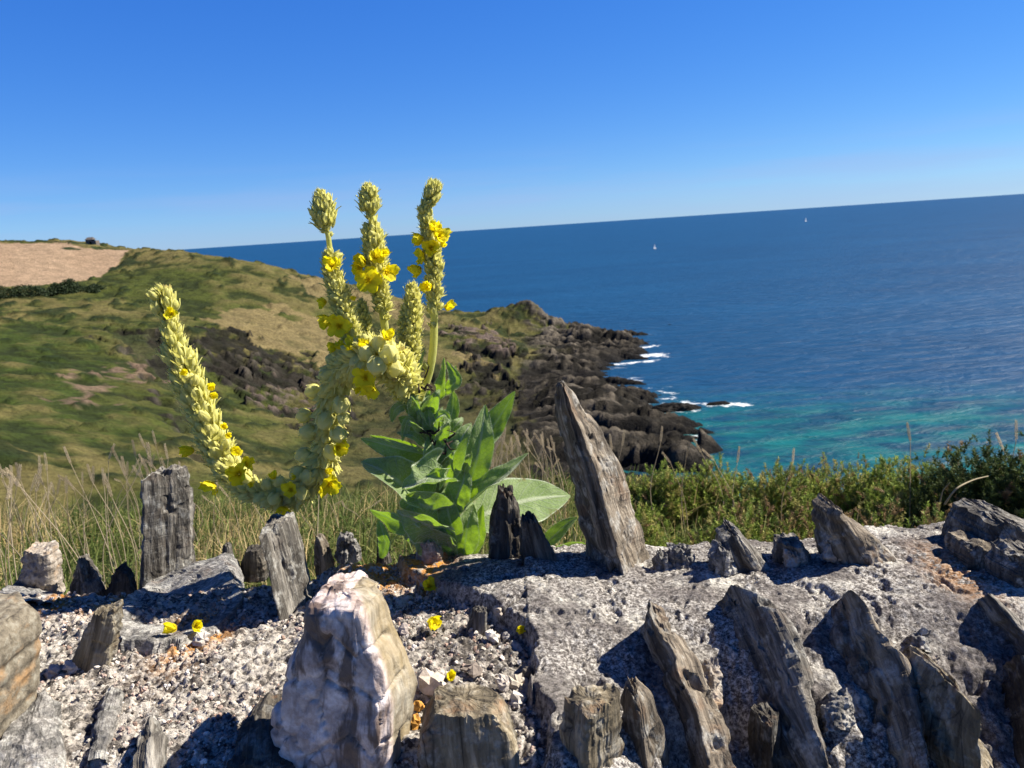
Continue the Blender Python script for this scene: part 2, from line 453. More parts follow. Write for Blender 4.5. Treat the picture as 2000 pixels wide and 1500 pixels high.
def mat_petal():
    m = M('yellow_petal'); c = m.coord(); core = m.attr('Col', 0)
    n = m.noise(c, 220, 3, 0.6)
    col = m.ramp(n, [(0.3, (0.82, 0.66, 0.008)), (0.7, (0.92, 0.84, 0.04))])
    col = m.mix(core, col, (0.42, 0.16, 0.01))
    m.done(col, 0.6, m.bump(n, 0.4, 0.001), 0.25)
    t = m.n('ShaderNodeBsdfTranslucent'); t.inputs[0].default_value = (0.90, 0.80, 0.01, 1)
    mx = m.n('ShaderNodeMixShader'); mx.inputs[0].default_value = 0.5
    m.l(m.b.outputs[0], mx.inputs[1]); m.l(t.outputs[0], mx.inputs[2]); m.l(mx.outputs[0], m.out.inputs[0])
    return m.m

def mat_vertex(name, rough=0.9, trans=0.0, noise=0.0, nscale=50, bump=0.0, bdist=0.01):
    m = M(name); a = m.n('ShaderNodeAttribute', attribute_name='Col'); col = a.outputs['Vector']
    nb = None
    if noise:
        n = m.noise(m.coord(), nscale, 5, 0.65)
        col = m.mix(1.0, col, m.ramp(n, [(0.25, 1 - noise), (0.75, 1 + noise * 0.6)]), 'MULTIPLY')
        if bump: nb = m.bump(n, bump, bdist)
    m.done(col, rough, nb, 0.2)
    if trans:
        t = m.n('ShaderNodeBsdfTranslucent'); m.l(col, t.inputs[0])
        mx = m.n('ShaderNodeMixShader'); mx.inputs[0].default_value = trans
        m.l(m.b.outputs[0], mx.inputs[1]); m.l(t.outputs[0], mx.inputs[2]); m.l(mx.outputs[0], m.out.inputs[0])
    return m.m

def mat_water():
    m = M('sea_water'); foam, shal, deep = (m.attr('Col', k) for k in (0, 1, 2))
    c = m.coord((1, 1, 1)); cw = m.coord((0.35, 1.0, 1))
    big = m.noise(m.coord((0.004, 0.012, 1)), 1.0, 4, 0.6)
    n2 = m.noise(cw, 0.16, 6, 0.62, 0.4)
    col = m.mix(m.ramp(big, [(0.35, 0.0), (0.65, 1.0)]), (0.0036, 0.036, 0.090), (0.005, 0.049, 0.118))
    col = m.mix(shal, col, m.ramp(m.noise(m.coord((0.05, 0.09, 1)), 1.0, 5, 0.6), [(0.40, (0.002, 0.036, 0.068)), (0.62, (0.003, 0.100, 0.102))]))
    fn = m.noise(m.coord((0.7, 1.0, 1)), 0.42, 8, 0.72, 0.5)
    fm = m.ramp(m.math('ADD', m.math('MULTIPLY', foam, 0.44), m.math('MULTIPLY', fn, 1.0)), [(0.80, 0.0), (0.97, 1.0)])
    col = m.mix(fm, col, (0.80, 0.83, 0.84))
    nb = m.bump(n2, 1.0, 3.0); nb = m.bump(m.noise(cw, 0.9, 5, 0.65), 0.5, 0.45, nb)
    m.done(col, m.ramp(fm, [(0, 0.42), (1, 0.9)]), nb, 0.22)
    m.b.inputs['IOR'].default_value = 1.33
    return m.m

def mat_terrain():
    m = M('headland_turf'); a = m.n('ShaderNodeAttribute', attribute_name='Col'); col = a.outputs['Vector']
    n = m.noise(m.coord(), 0.9, 7, 0.7); n2 = m.noise(m.coord(), 0.16, 5, 0.65)
    col = m.mix(1.0, col, m.ramp(n, [(0.3, 0.45), (0.5, 1.0), (0.72, 1.5)]), 'MULTIPLY')
    col = m.mix(1.0, col, m.ramp(n2, [(0.3, 0.50), (0.7, 0.88)]), 'MULTIPLY')
    return m.done(col, 0.95, m.bump(n, 0.9, 1.0), 0.1)

MORTAR = mat_mortar()
SLATE = mat_slate('brown_grey_slate', (0.032, 0.026, 0.020), (0.165, 0.133, 0.098), (0.37, 0.315, 0.24), 0.5, 0.25)
SLATE_GREY = mat_slate('cool_grey_slate', (0.028, 0.025, 0.022), (0.125, 0.112, 0.095), (0.34, 0.315, 0.275), 0.6, 0.1)
SLATE_DARK = mat_slate('dark_weathered_slate', (0.016, 0.014, 0.012), (0.062, 0.053, 0.043), (0.16, 0.14, 0.11), 0.25, 0.3)
SLATE_GOLD = mat_slate('ochre_banded_slate', (0.05, 0.042, 0.03), (0.21, 0.17, 0.11), (0.42, 0.37, 0.28), 0.35, 0.45, 0.7)
SLAB = mat_slate('lichened_slab', (0.05, 0.05, 0.048), (0.22, 0.205, 0.19), (0.50, 0.48, 0.45), 0.8, 0.15, 1.4, 0.7)
PALE = mat_pale_stone('pale_weathered_stone', .82)
BROWN = mat_pale_stone('brown_stone', .50, 1.12)
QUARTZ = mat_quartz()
LEAF, BUD, PETAL = mat_leaf(), mat_bud(), mat_petal()
GRASS = mat_vertex('grass_blades', 0.7, 0.42)
GORSE = mat_vertex('gorse_spines', 0.7, 0.25)
STALK = mat_vertex('plant_stalk', 0.8, 0.1, 0.3, 200)
WATER = mat_water()
TERRAIN = mat_terrain()
GROUND = mat_vertex('bank_soil', 0.95, 0, 0.5, 14, 0.6, 0.03)
PEB = mat_vertex('mixed_pebbles', 0.85, 0, 0.35, 160, 0.5, 0.003)
HUTM = mat_vertex('hut_masonry', 0.9, 0, 0.4, 2.0, 0.4, 0.2)
BOATM = mat_vertex('boat_paint', 0.4, 0.35)

# ================================================================== SETTING: headland
_TP = [  # px, py, horizontal range
 (-260,478,520),(0,474,520),(100,470,520),(182,474,515),(250,487,500),(290,490,482),(350,493,466),(430,503,456),(520,517,446),(620,545,440),(700,562,436),(780,583,430),(860,604,425),(930,610,422),
 (985,604,418),(1036,587,412),(1075,622,408),(1112,636,400),(1142,652,394),(1176,660,388),
 (-260,560,400),(0,558,402),(100,552,408),(190,540,425),(240,512,455),
 (-260,640,310),(0,640,322),(150,630,330),(300,615,345),(450,612,356),(600,632,362),(720,650,370),
 (-260,730,225),(0,730,235),(150,730,240),(300,690,285),(400,650,312),(500,680,308),(620,715,304),(740,690,322),
 (870,662,346),(900,640,385),(960,636,392),(1040,640,390),(1100,668,372),(1170,690,354),
 (880,690,322),(950,706,306),(1000,728,292),(1015,745,285),
 (930,770,272),(1000,800,262),(1040,770,285),(1060,735,318),(1130,725,335),
 (450,760,262),(560,790,258),(650,810,262),(760,780,272),(850,780,268),
 (-260,830,165),(0,830,172),(150,830,180),(300,810,198),(400,830,200),(500,850,205),(620,870,205),(760,860,212),(880,850,220),(960,850,222),
 (1060,830,236),(1150,800,256),(1200,770,276),
 (-260,900,135),(0,900,140),(200,900,150),(400,900,166),(600,915,178),(800,915,184),(1000,905,192),(1150,885,200),(1250,875,204),(1330,882,200),
]
XYZ = [Pr(*t) for t in _TP]
XYZ = [q if q[2] > 2.0 else Pz(t[0], t[1], 2.0) for t, q in zip(_TP, XYZ)]
for px, py, rr, dz, dr in ((-260,478,520,-10,120),(0,474,520,-10,120),(182,474,515,-12,100),(350,493,466,-16,90),(520,517,446,-24,90),(700,562,436,-24,80),(860,604,425,-20,60),(985,604,418,-20,45),(1075,622,408,-18,35),(1160,652,394,-8,30)):
    q = Pr(px, py, rr); k = (rr + dr) / rr
    XYZ.append(np.array([q[0] * k, q[1] * k, q[2] + dz]))
for px, py, z in ((1215,636,-4),(1290,680,-4),(1300,720,-5),(1340,760,-5),(1400,800,-5),(1470,850,-5),(1500,900,-5),(1700,900,-7),(2000,900,-8),(2000,700,-12),(1600,650,-12),(1300,600,-12),(1150,560,-12),(1000,560,-12),(1600,500,-14),(1450,885,-5),(1420,910,-4)):
    q = Pz(px, py, 0.0); XYZ.append(np.array([q[0], q[1], z]))
for b in (-50, -35, -20, -8):
    a = math.radians(b)
    for rr, z in ((58, 20), (100, 22 + b * 0.12)):
        XYZ.append(np.array([rr * math.sin(a), rr * math.cos(a), z if b < -10 else z - 6]))
for b in (5, 18, 32, 45):
    a = math.radians(b)
    for rr, z in ((58, 19), (100, 7), (130, -2), (155, -4)):
        XYZ.append(np.array([rr * math.sin(a), rr * math.cos(a), z]))
XYZ = np.array(XYZ)
def tps_fit(p, z, lam=0.02):
    s = p / 100.0
    d2 = ((s[:, None] - s[None]) ** 2).sum(-1)
    K = 0.5 * d2 * np.log(d2 + 1e-12) + lam * np.eye(len(s)) * 0.02
    A = np.c_[np.ones(len(s)), s]
    S = np.block([[K, A], [A.T, np.zeros((3, 3))]])
    return s, np.linalg.solve(S, np.r_[z, 0, 0, 0])
_S, _W = tps_fit(XYZ[:, :2], XYZ[:, 2])
def hbase(x, y):
    x = np.atleast_1d(x).astype(float); y = np.atleast_1d(y).astype(float)
    out = np.empty(x.shape)
    for a in range(0, len(x), 60000):
        q = np.c_[x[a:a + 60000], y[a:a + 60000]] / 100.0
        d2 = ((q[:, None] - _S[None]) ** 2).sum(-1)
        out[a:a + 60000] = (0.5 * d2 * np.log(d2 + 1e-12)) @ _W[:-3] + _W[-3] + q @ _W[-2:]
    return out
_RR = np.arange(70, 640, 2.0)
def thit(px, py):                      # where the sight line first meets the hill
    r = ray(px, py); q = CAM + r * (_RR / math.hypot(r[0], r[1]))[:, None]
    ok = q[:, 2] < hbase(q[:, 0], q[:, 1])
    k = int(np.argmax(ok)) if ok.any() else len(_RR) - 1
    return q[k]
def wpoly(pts): return np.array([thit(*p)[:2] for p in pts])

gx = np.arange(-470, 175, 0.75); gy = np.arange(56, 600, 1.1)
X, Y = np.meshgrid(gx, gy); x, y = X.ravel(), Y.ravel()
hb = hbase(x, y)
J = lambda s, a, sd: a * fbm(np.c_[x / s, y / s, 0 * x], 4, sd)
jx, jy = x + J(9, 9, 3), y + J(9, 22, 4)
cliff = inpoly(jx, jy, wpoly([(375,648),(440,640),(520,672),(625,722),(680,765),(690,800),(640,832),(560,815),(480,770),(410,705)])).astype(float)
cliff2 = inpoly(jx, jy, wpoly([(868,640),(930,635),(985,660),(1000,690),(930,690),(875,668)])).astype(float)
cliff3 = inpoly(jx, jy, wpoly([(905,712),(960,714),(1010,735),(1015,800),(960,800),(905,770)])).astype(float)
gully = inpoly(jx, jy, wpoly([(180,640),(300,650),(380,700),(420,800),(470,900),(380,900),(330,800),(250,720)])).astype(float)
pink = inpoly(jx, jy, wpoly([(160,740),(215,702),(285,705),(290,735),(235,750),(250,790),(200,785)])).astype(float)
pink = np.maximum(pink, inpoly(jx, jy, wpoly([(280,660),(310,655),(330,680),(300,690)])))
pinkrock = inpoly(jx, jy, wpoly([(450,715),(560,735),(650,780),(640,838),(560,815),(490,770)])).astype(float)
field = inpoly(x + J(20, 3, 8), y + J(20, 5, 9), wpoly([(-250,476),(0,477),(130,476),(160,484),(262,489),(235,510),(190,543),(100,555),(0,561),(-250,566)])).astype(float)
mound = inpoly(jx, jy, wpoly([(135,474),(180,476),(240,486),(200,484),(150,482)])).astype(float)
drygrass = inpoly(jx, jy, wpoly([(420,610),(520,600),(640,640),(720,660),(740,690),(640,715),(520,670),(430,640)])).astype(float)
drygrass = np.maximum(drygrass, inpoly(jx, jy, wpoly([(560,530),(640,552),(720,575),(860,612),(850,640),(740,610),(600,575)])))
drygrass = np.maximum(drygrass, inpoly(jx, jy, wpoly([(870,690),(950,705),(1000,728),(960,730),(880,712)])))
greens = inpoly(jx, jy, wpoly([(-260,600),(100,600),(160,690),(260,800),(330,920),(-260,920)])).astype(float)
scarp = np.zeros_like(x)
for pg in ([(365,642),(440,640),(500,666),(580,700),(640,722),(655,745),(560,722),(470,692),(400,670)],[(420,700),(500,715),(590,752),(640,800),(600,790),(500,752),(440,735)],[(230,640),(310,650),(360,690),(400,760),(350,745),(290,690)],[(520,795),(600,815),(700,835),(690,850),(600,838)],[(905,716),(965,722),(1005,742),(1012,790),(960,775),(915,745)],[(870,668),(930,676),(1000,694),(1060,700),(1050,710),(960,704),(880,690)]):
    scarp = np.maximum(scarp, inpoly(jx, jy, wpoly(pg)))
n8 = fbm(np.c_[x / 8, y / 8, 0 * x], 5, 20); n30 = fbm(np.c_[x / 40, y / 60, 0 * x], 4, 30)
n3 = fbm(np.c_[x / 2.6, y / 3.4, 0 * x], 4, 40)
# ledges of the shore run out to sea, nearly across the view
ca, sa = math.cos(math.radians(-14)), math.sin(math.radians(-14))
lu, lv = ca * x + sa * y, -sa * x + ca * y
led = fbm(np.c_[lu / 26, lv / 6.5, 0 * x], 5, 50)
led2 = fbm(np.c_[lu / 9, lv / 2.2, 0 * x], 4, 55)
east = sstep(-60, -25, x)
shore = sstep(7.5, 3.8, hb + 2 * n8) * sstep(-8, 15, x + 8 * n8)
lw_ = lv + 3.2 * fbm(np.c_[lu / 22, lv / 12, 0 * x], 3, 57)
saw = (lw_ / 7.5) % 1.0; saw2 = ((lw_ + .13 * lu) / 2.7) % 1.0
strata = (sstep(0, .16, saw) - saw) * 2.4 + (sstep(0, .2, saw2) - saw2) * 0.9
h = hb + shore * (6.8 * led + 1.9 * led2 + 1.25 * strata - .5) * sstep(-7, 0.5, hb)
rockm = np.maximum.reduce([shore, cliff, cliff2, cliff3])
h += np.maximum.reduce([cliff, cliff2, cliff3]) * (1.7 * led2 + 1.2 * n3 + .8 * strata)
h += (1 - rockm) * (1 - field) * (0.55 * n3 + 1.3 * n8)
h -= gully * (1.2 + 1.6 * np.abs(n8)); h -= scarp * (1.4 + 1.2 * np.abs(led2))
peak = np.exp(-(((x - Pr(1036, 587, 412)[0]) / 14) ** 2 + ((y - Pr(1036, 587, 412)[1]) / 22) ** 2))
h += peak * (2.2 * led2 + 1.5 * n3)
rockm = np.maximum(rockm, sstep(0.25, 0.6, peak + 0.3 * n8))
# tip of the far promontory is bare rock
tipm = sstep(Pr(1020, 600, 412)[0], Pr(1075, 622, 408)[0], x + 6 * n8) * sstep(330, 350, y)
rockm = np.maximum(rockm, tipm); h += tipm * (2.0 * led2 + 1.2 * n3)
slope = np.hypot(*np.gradient(h.reshape(X.shape), gy, gx)).ravel()
def lerp(a, b, t): return a * (1 - t[:, None]) + np.asarray(b) * t[:, None]
c_ = lerp(np.array([[0.062, 0.076, 0.016]]) * np.ones((len(x), 1)), (0.150, 0.128, 0.048), sstep(-0.35, 0.45, n30 + 0.55 * n8))
c_ = lerp(c_, (0.042, 0.064, 0.012), greens * sstep(0.5, -0.1, n8 + 0.5 * n30) * 0.9)
c_ = lerp(c_, (0.026, 0.036, 0.011), sstep(0.10, 0.34, -n8 - 0.35 * n3) * 0.85)
scrub = sstep(0.30, 0.42, fbm(np.c_[x / 5.5, y / 9, 0 * x], 4, 60) + .25 * n30); h = h + scrub * (1 - field) * (1 - rockm) * 1.1
c_ = lerp(c_, (0.020, 0.032, 0.010), scrub * .9)
valley = np.exp(-((x + 30) / 45.) ** 2) * sstep(8, 2, hb); c_ = lerp(c_, (0.045, 0.046, 0.018), valley * .7)
c_ = lerp(c_, (0.215, 0.168, 0.078), drygrass * sstep(-0.55, 0.2, n8 + 0.4) * 0.9)
c_ = lerp(c_, (0.035, 0.042, 0.018), gully * 0.75)
c_ = lerp(c_, (0.20, 0.135, 0.10), pink * sstep(0.0, 0.35, n3 + 0.06) * .8)
rock = lerp(np.array([[0.020, 0.018, 0.015]]) * np.ones((len(x), 1)), (0.080, 0.069, 0.055), sstep(-0.1, 0.5, led2 + 0.5 * n3))
rock = lerp(rock, (0.165, 0.125, 0.105), np.maximum(pinkrock * .8, cliff2) * sstep(-0.2, 0.35, led2 + 0.4 * n3) * 0.9)
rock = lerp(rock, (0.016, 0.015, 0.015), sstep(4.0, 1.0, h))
rk = np.clip(np.maximum(rockm * np.where(shore > .4, 1, sstep(-0.05, 0.35, n3 + 0.6 * led2 + 0.16)), sstep(1.15, 1.9, slope)) , 0, 1)
rk = np.where(shore > 0.5, np.maximum(rk, sstep(6.5, 4.5, h)), rk)
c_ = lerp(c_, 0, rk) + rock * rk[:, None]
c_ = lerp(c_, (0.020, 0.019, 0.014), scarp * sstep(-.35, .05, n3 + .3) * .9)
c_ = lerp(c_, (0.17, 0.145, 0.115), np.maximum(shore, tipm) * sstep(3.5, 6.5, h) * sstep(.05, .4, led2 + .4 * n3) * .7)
c_ = lerp(c_, (0.37, 0.262, 0.17), field)
c_ = lerp(c_, (0.36, 0.25, 0.16), field * sstep(0.1, 0.5, np.sin((x * 0.6 + y * 0.25) / 5.0 + 2 * n30)) * 0.6)
c_ = lerp(c_, (0.035, 0.048, 0.018), mound)
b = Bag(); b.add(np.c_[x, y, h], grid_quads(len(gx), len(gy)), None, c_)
tag(build(b, 'headland', TERRAIN), kind='structure')
HX0, HY0 = gx[0], gy[0]
HG = h.reshape(X.shape)
def hterr(px_, py_):
    i = np.clip(((px_ - HX0) / 0.75).astype(int), 0, len(gx) - 1); j = np.clip(((py_ - HY0) / 1.1).astype(int), 0, len(gy) - 1)
    return HG[j, i]

# ------------------------------------------------------------------ sea
def axis(a, b, step, far):
    core = np.arange(a, b, step); o = step * np.cumsum(1.09 ** np.arange(1, 140)); o = o[o < far]
    return np.r_[a - o[::-1], core, b + o]
sx = axis(-60, 330, 1.4, 90000); sy = axis(150, 480, 1.4, 90000); sy = sy[sy > -3000]
SX, SY = np.meshgrid(sx, sy); x, y = SX.ravel(), SY.ravel()
inside = (x > gx[0]) & (x < gx[-1]) & (y > gy[0]) & (y < gy[-1])
ht = np.where(inside, hterr(x, y), -20)
nn = fbm(np.c_[x / 7, y / 4, 0 * x], 4, 70)
nf = fbm(np.c_[x / 14, y / 9, 0 * x + 4], 3, 72)
foam = 0.72 * sstep(-1.6, -0.1, ht) * sstep(-10, 25, x) * sstep(-0.25, 0.45, nn)
def seg(p, q, wd, s):
    global foam
    a = Pz(*p, 0.0)[:2]; c2 = Pz(*q, 0.0)[:2]; v = c2 - a
    t = np.clip(((x - a[0]) * v[0] + (y - a[1]) * v[1]) / (v @ v), 0, 1)
    d = np.hypot(x - a[0] - t * v[0] + 2.5 * nn, (y - a[1] - t * v[1] + 5 * nf) * 0.55) * (1 + 1.1 * np.maximum(nn, -.4))
    foam = np.maximum(foam, s * np.exp(-(d / (1.9 * wd)) ** 2))
for p, q, wd, s in (((1205,657),(1255,672),1.6,.75),((1235,680),(1285,676),1.6,.9),((1225,696),(1292,694),1.8,1),((1205,712),(1285,706),1.7,.95),((1150,722),(1220,718),1.4,.65),((1190,740),(1245,742),1.8,.75),
                    ((1245,760),(1312,766),1.5,.85),((1255,785),(1315,778),1.5,.8),((1290,808),(1370,803),1.5,.9),((1345,792),(1452,786),1.5,1),((1240,852),(1345,855),1.6,1),((1265,835),(1300,825),1.2,.6),((1385,885),(1415,895),1.5,.7),((1290,806),(1345,808),1.6,.9),((1300,790),(1350,794),1.3,.8),((1180,865),(1240,850),1,.5)):
    seg(p, q, wd, s)
sh0 = Pz(1650, 850, 0)[:2]; sh1 = Pz(2150, 850, 0)[:2]
rng_ = np.hypot(x, y)
bear = np.degrees(np.arctan2(x, y))
shal = sstep(285, 205, rng_ + 10 * nn + 18 * fbm(np.c_[x / 45, y / 30, 0 * x], 3, 77) - 0.9 * (bear - 10)) * sstep(2, 9, bear)
c = np.c_[foam, shal, 0 * x]
b = Bag(); b.add(np.c_[x, y, np.zeros_like(x)], grid_quads(len(sx), len(sy)), None, c)
tag(build(b, 'sea', WATER), kind='structure')

def sea_rock(px, py, L_, W_, H_, label, seed):
    q = Pz(px, py, 0.0); n, m_ = 56, 14
    a, v = np.meshgrid(np.linspace(0, 2 * np.pi, n, endpoint=False), np.linspace(0, 1, m_)); a, v = a.ravel(), v.ravel()
    rr = np.cos(v * np.pi / 2) ** .7
    V = np.stack([L_ * rr * np.cos(a), W_ * rr * np.sin(a), -.8 + (H_ + .8) * np.sin(v * np.pi / 2)], 1)
    V = V * (1 + .35 * fbm(np.c_[V[:, :2] / 3.2, V[:, 2] / 1.5] + seed * 9, 3, seed)[:, None]); V[:, 2] += .5 * np.round(2 * fbm(np.c_[V[:, 0] / 5, V[:, 1] / 1.6, 0 * a] + seed, 2, seed)) / 2 * rr
    b = Bag(); k = fbm(V / 1.2 + seed, 3, seed)
    b.add(V + q, grid_quads(n, m_, True), None, lerp(np.array([[0.018, 0.016, 0.014]]) * np.ones((len(V), 1)), (0.075, 0.066, 0.054), sstep(-.1, .5, k)))
    tag(build(b, 'sea_rock', TERRAIN, q, smooth=False), label, 'rock')
sea_rock(1318, 800, 7.5, 3.2, 2.2, 'largest dark rock awash just off the headland ledges', 1)
sea_rock(1402, 790, 4.5, 1.2, .9, 'low dark rock in the long streak of foam, farthest offshore', 2)
sea_rock(1325, 858, 6.0, 1.8, 1.1, 'flat dark rock in the foam nearest the turquoise shallows', 3)
# ------------------------------------------------------------------ bank beyond the wall
def zbank(x, y):
    z = CAMZ - 0.80 - 0.17 * np.maximum(y - 1.0, 0) - 0.60 * np.maximum(y - 3.1, 0) - 0.10 * sstep(0, 1, x)
    z = np.where(y < 0.9, CAMZ - 1.58, z)
    return z + 0.05 * fbm(np.c_[x * 1.3, y * 1.3, 0 * x], 4, 81)
bx = np.r_[np.linspace(-70, -4, 50), np.linspace(-3.8, 3.8, 130), np.linspace(4, 70, 50)]
by = np.r_[np.linspace(-25, 0.5, 25), np.linspace(0.6, 5, 90), np.linspace(5.3, 70, 60)]
BX, BY = np.meshgrid(bx, by); x, y = BX.ravel(), BY.ravel()
n = fbm(np.c_[x * 2, y * 2, 0 * x], 4, 83)
c_ = lerp(np.array([[0.045, 0.055, 0.018]]) * np.ones((len(x), 1)), (0.14, 0.11, 0.055), sstep(-0.2, 0.4, n))
b = Bag(); b.add(np.c_[x, y, zbank(x, y)], grid_quads(len(bx), len(by)), None, c_)
tag(build(b, 'ground', GROUND), kind='structure')

# ================================================================== THE WALL
W0 = CAMZ - 0.383
_edge_px = [(770,1085),(790,1112),(860,1150),(960,1188),(1010,1222),(1040,1258),(1042,1300),(1028,1335),(1055,1368),(1072,1400),(1062,1450),(1055,1540)]
_e = np.array([Pz(*q, W0)[:2] for q in _edge_px]); _e = _e[np.argsort(_e[:, 1])]
def wall_masks(x, y):
    q = np.c_[x * 42, y * 42, 0 * x]
    xe = np.interp(y, _e[:, 1], _e[:, 0]) + 0.006 * fbm(q * 1.6, 3, 5)
    return sstep(-0.0015, 0.006, x - xe)
def ybackf(x):
    return np.interp(x, [-2, -0.62, -0.42, -0.27, -0.22, 0, 0.3, 0.45, 0.62, 2], [0.86, 0.865, 0.85, 0.845, 0.885, 0.875, 0.86, 0.86, 0.84, 0.82])
def wall_z(x, y, detail=True):
    x = np.asarray(x, float); y = np.asarray(y, float)
    cap = wall_masks(x, y)
    q = np.c_[x, y, 0 * x]
    z = W0 + 0.012 * fbm(q * 7, 3, 11) + 0.006 * fbm(q * 19, 3, 12)
    z = z + 0.009 * cap - 0.012 * (1 - cap)
    # the right half rounds over towards the viewer
    yf = 0.655 + 0.015 * fbm(q * 6, 2, 13)
    rt = sstep(0.02, 0.16, x)
    z = z - rt * (0.55 * np.maximum(yf - y, 0) + 1.2 * np.maximum(yf - y, 0) ** 2)
    z = z - (1 - rt) * 0.30 * np.maximum(0.56 - y, 0)
    z = z + 0.010 * sstep(0.30, 0.45, x) * sstep(0.70, 0.84, y)
    z = z + 0.014 * np.exp(-(((x + 0.20) / 0.07) ** 2 + ((y - 0.865) / 0.03) ** 2))
    z = z - 0.9 * np.maximum(0.36 - y, 0) * 3.0
    yb = ybackf(x) + 0.012 * fbm(q * 14, 3, 14)
    z = z - 0.016 * sstep(yb - 0.09, yb, y) - 2.2 * np.maximum(y - yb, 0) - 25 * np.maximum(y - yb - 0.02, 0) ** 1.5
    if detail:
        jx = x + 0.002 * fbm(q * 90, 2, 31); jy = y + 0.002 * fbm(q * 90 + 7, 2, 32)
        f1, f2, cid = worley2(jx * 105, jy * 105, 3)
        g1, g2, cid2 = worley2(jx * 230, jy * 230, 4)
        pebb = np.clip(1 - f1 * 1.25, 0, 1) ** 0.6 * (0.35 + 0.65 * cid)
        pebb2 = np.clip(1 - g1 * 1.2, 0, 1) ** 0.6 * (0.3 + 0.7 * cid2)
        rough = 1 - cap
        z = z + rough * (0.0062 * pebb + 0.0032 * pebb2 + 0.0035 * fbm(q * 160, 3, 33) - 0.002)
        z = z + cap * (0.0026 * fbm(q * 45, 4, 34) + 0.0015 * fbm(q * 220, 3, 35) + 0.0006 * pebb2  - 0.004 * sstep(.30, .46, fbm(q * 34, 4, 45)) - 0.003 * sstep(.30, .5, fbm(q * 95, 3, 46)))
        # cracks and pits of the cap
        cr_ = np.abs(fbm(np.c_[x * 9 + y * 3, y * 7 - x * 4, 0 * x], 3, 36))
        z = z - cap * 0.008 * np.exp(-(cr_ / 0.018) ** 2) * sstep(0.0, 0.25, fbm(q * 9, 2, 37))
        fr = rt * sstep(0.66, 0.56, y)
        z = z + fr * (0.024 * fbm(q * 24, 3, 38) + 0.010 * fbm(q * 75, 3, 39))
    return np.maximum(z, CAMZ - 1.62)
wx = np.r_[-3 + np.cumsum(np.geomspace(0.12, 0.004, 56)), ]
wx = wx[wx < -0.70]
wx = np.r_[-3.0, wx, np.arange(-0.70, 0.66, 0.0014)]
wx = np.r_[wx, 0.66 + np.cumsum(np.geomspace(0.002, 0.12, 60))]
wy = np.r_[np.linspace(0.0, 0.36, 14), np.arange(0.365, 0.905, 0.0014), np.linspace(0.908, 1.12, 20)]
WX, WY = np.meshgrid(wx, wy); x, y = WX.ravel(), WY.ravel()
wz = wall_z(x, y)
cap = wall_masks(x, y)
lich = np.zeros_like(x)
for px, py, rad in ((700,1088,.022),(740,1082,.022),(815,1088,.02),(850,1080,.014),(760,1105,.014),(370,1218,.018),(410,1212,.012),(95,1142,.014),(20,1160,.01),(840,1108,.012),(100,1160,.012),(205,1150,.012),(385,1225,.01),(1500,1300,.004),(1870,1130,.02)):
    q = Pz(px, py, W0 + 0.005); lich = np.maximum(lich, np.exp(-(((x - q[0]) ** 2 + (0.45 * (y - q[1])) ** 2) / (1.25 * rad) ** 2)) * (0.42 if px > 1400 else 1))
qd = Pz(900, 1240, W0); dirt = np.exp(-(((x - qd[0]) / .075) ** 2 + ((y - qd[1]) / .07) ** 2))
b = Bag(); b.add(np.c_[x, y, wz], grid_quads(len(wx), len(wy)), None, np.c_[lich, cap, dirt])
wall = build(b, 'stone_wall', MORTAR, (0, 0.6, W0))
tag(wall, 'low rubble wall topped with pale crumbling mortar and grey lichen', 'wall')

_wr = np.arange(0.40, 1.15, 0.002)
def whit(px, py):                      # where the sight line meets the wall
    r = ray(px, py); q = CAM + r * _wr[:, None]
    ok = q[:, 2] < wall_z(q[:, 0], q[:, 1], False)
    k = int(np.argmax(ok)) if ok.any() else len(_wr) - 1
    return q[k], _wr[k]

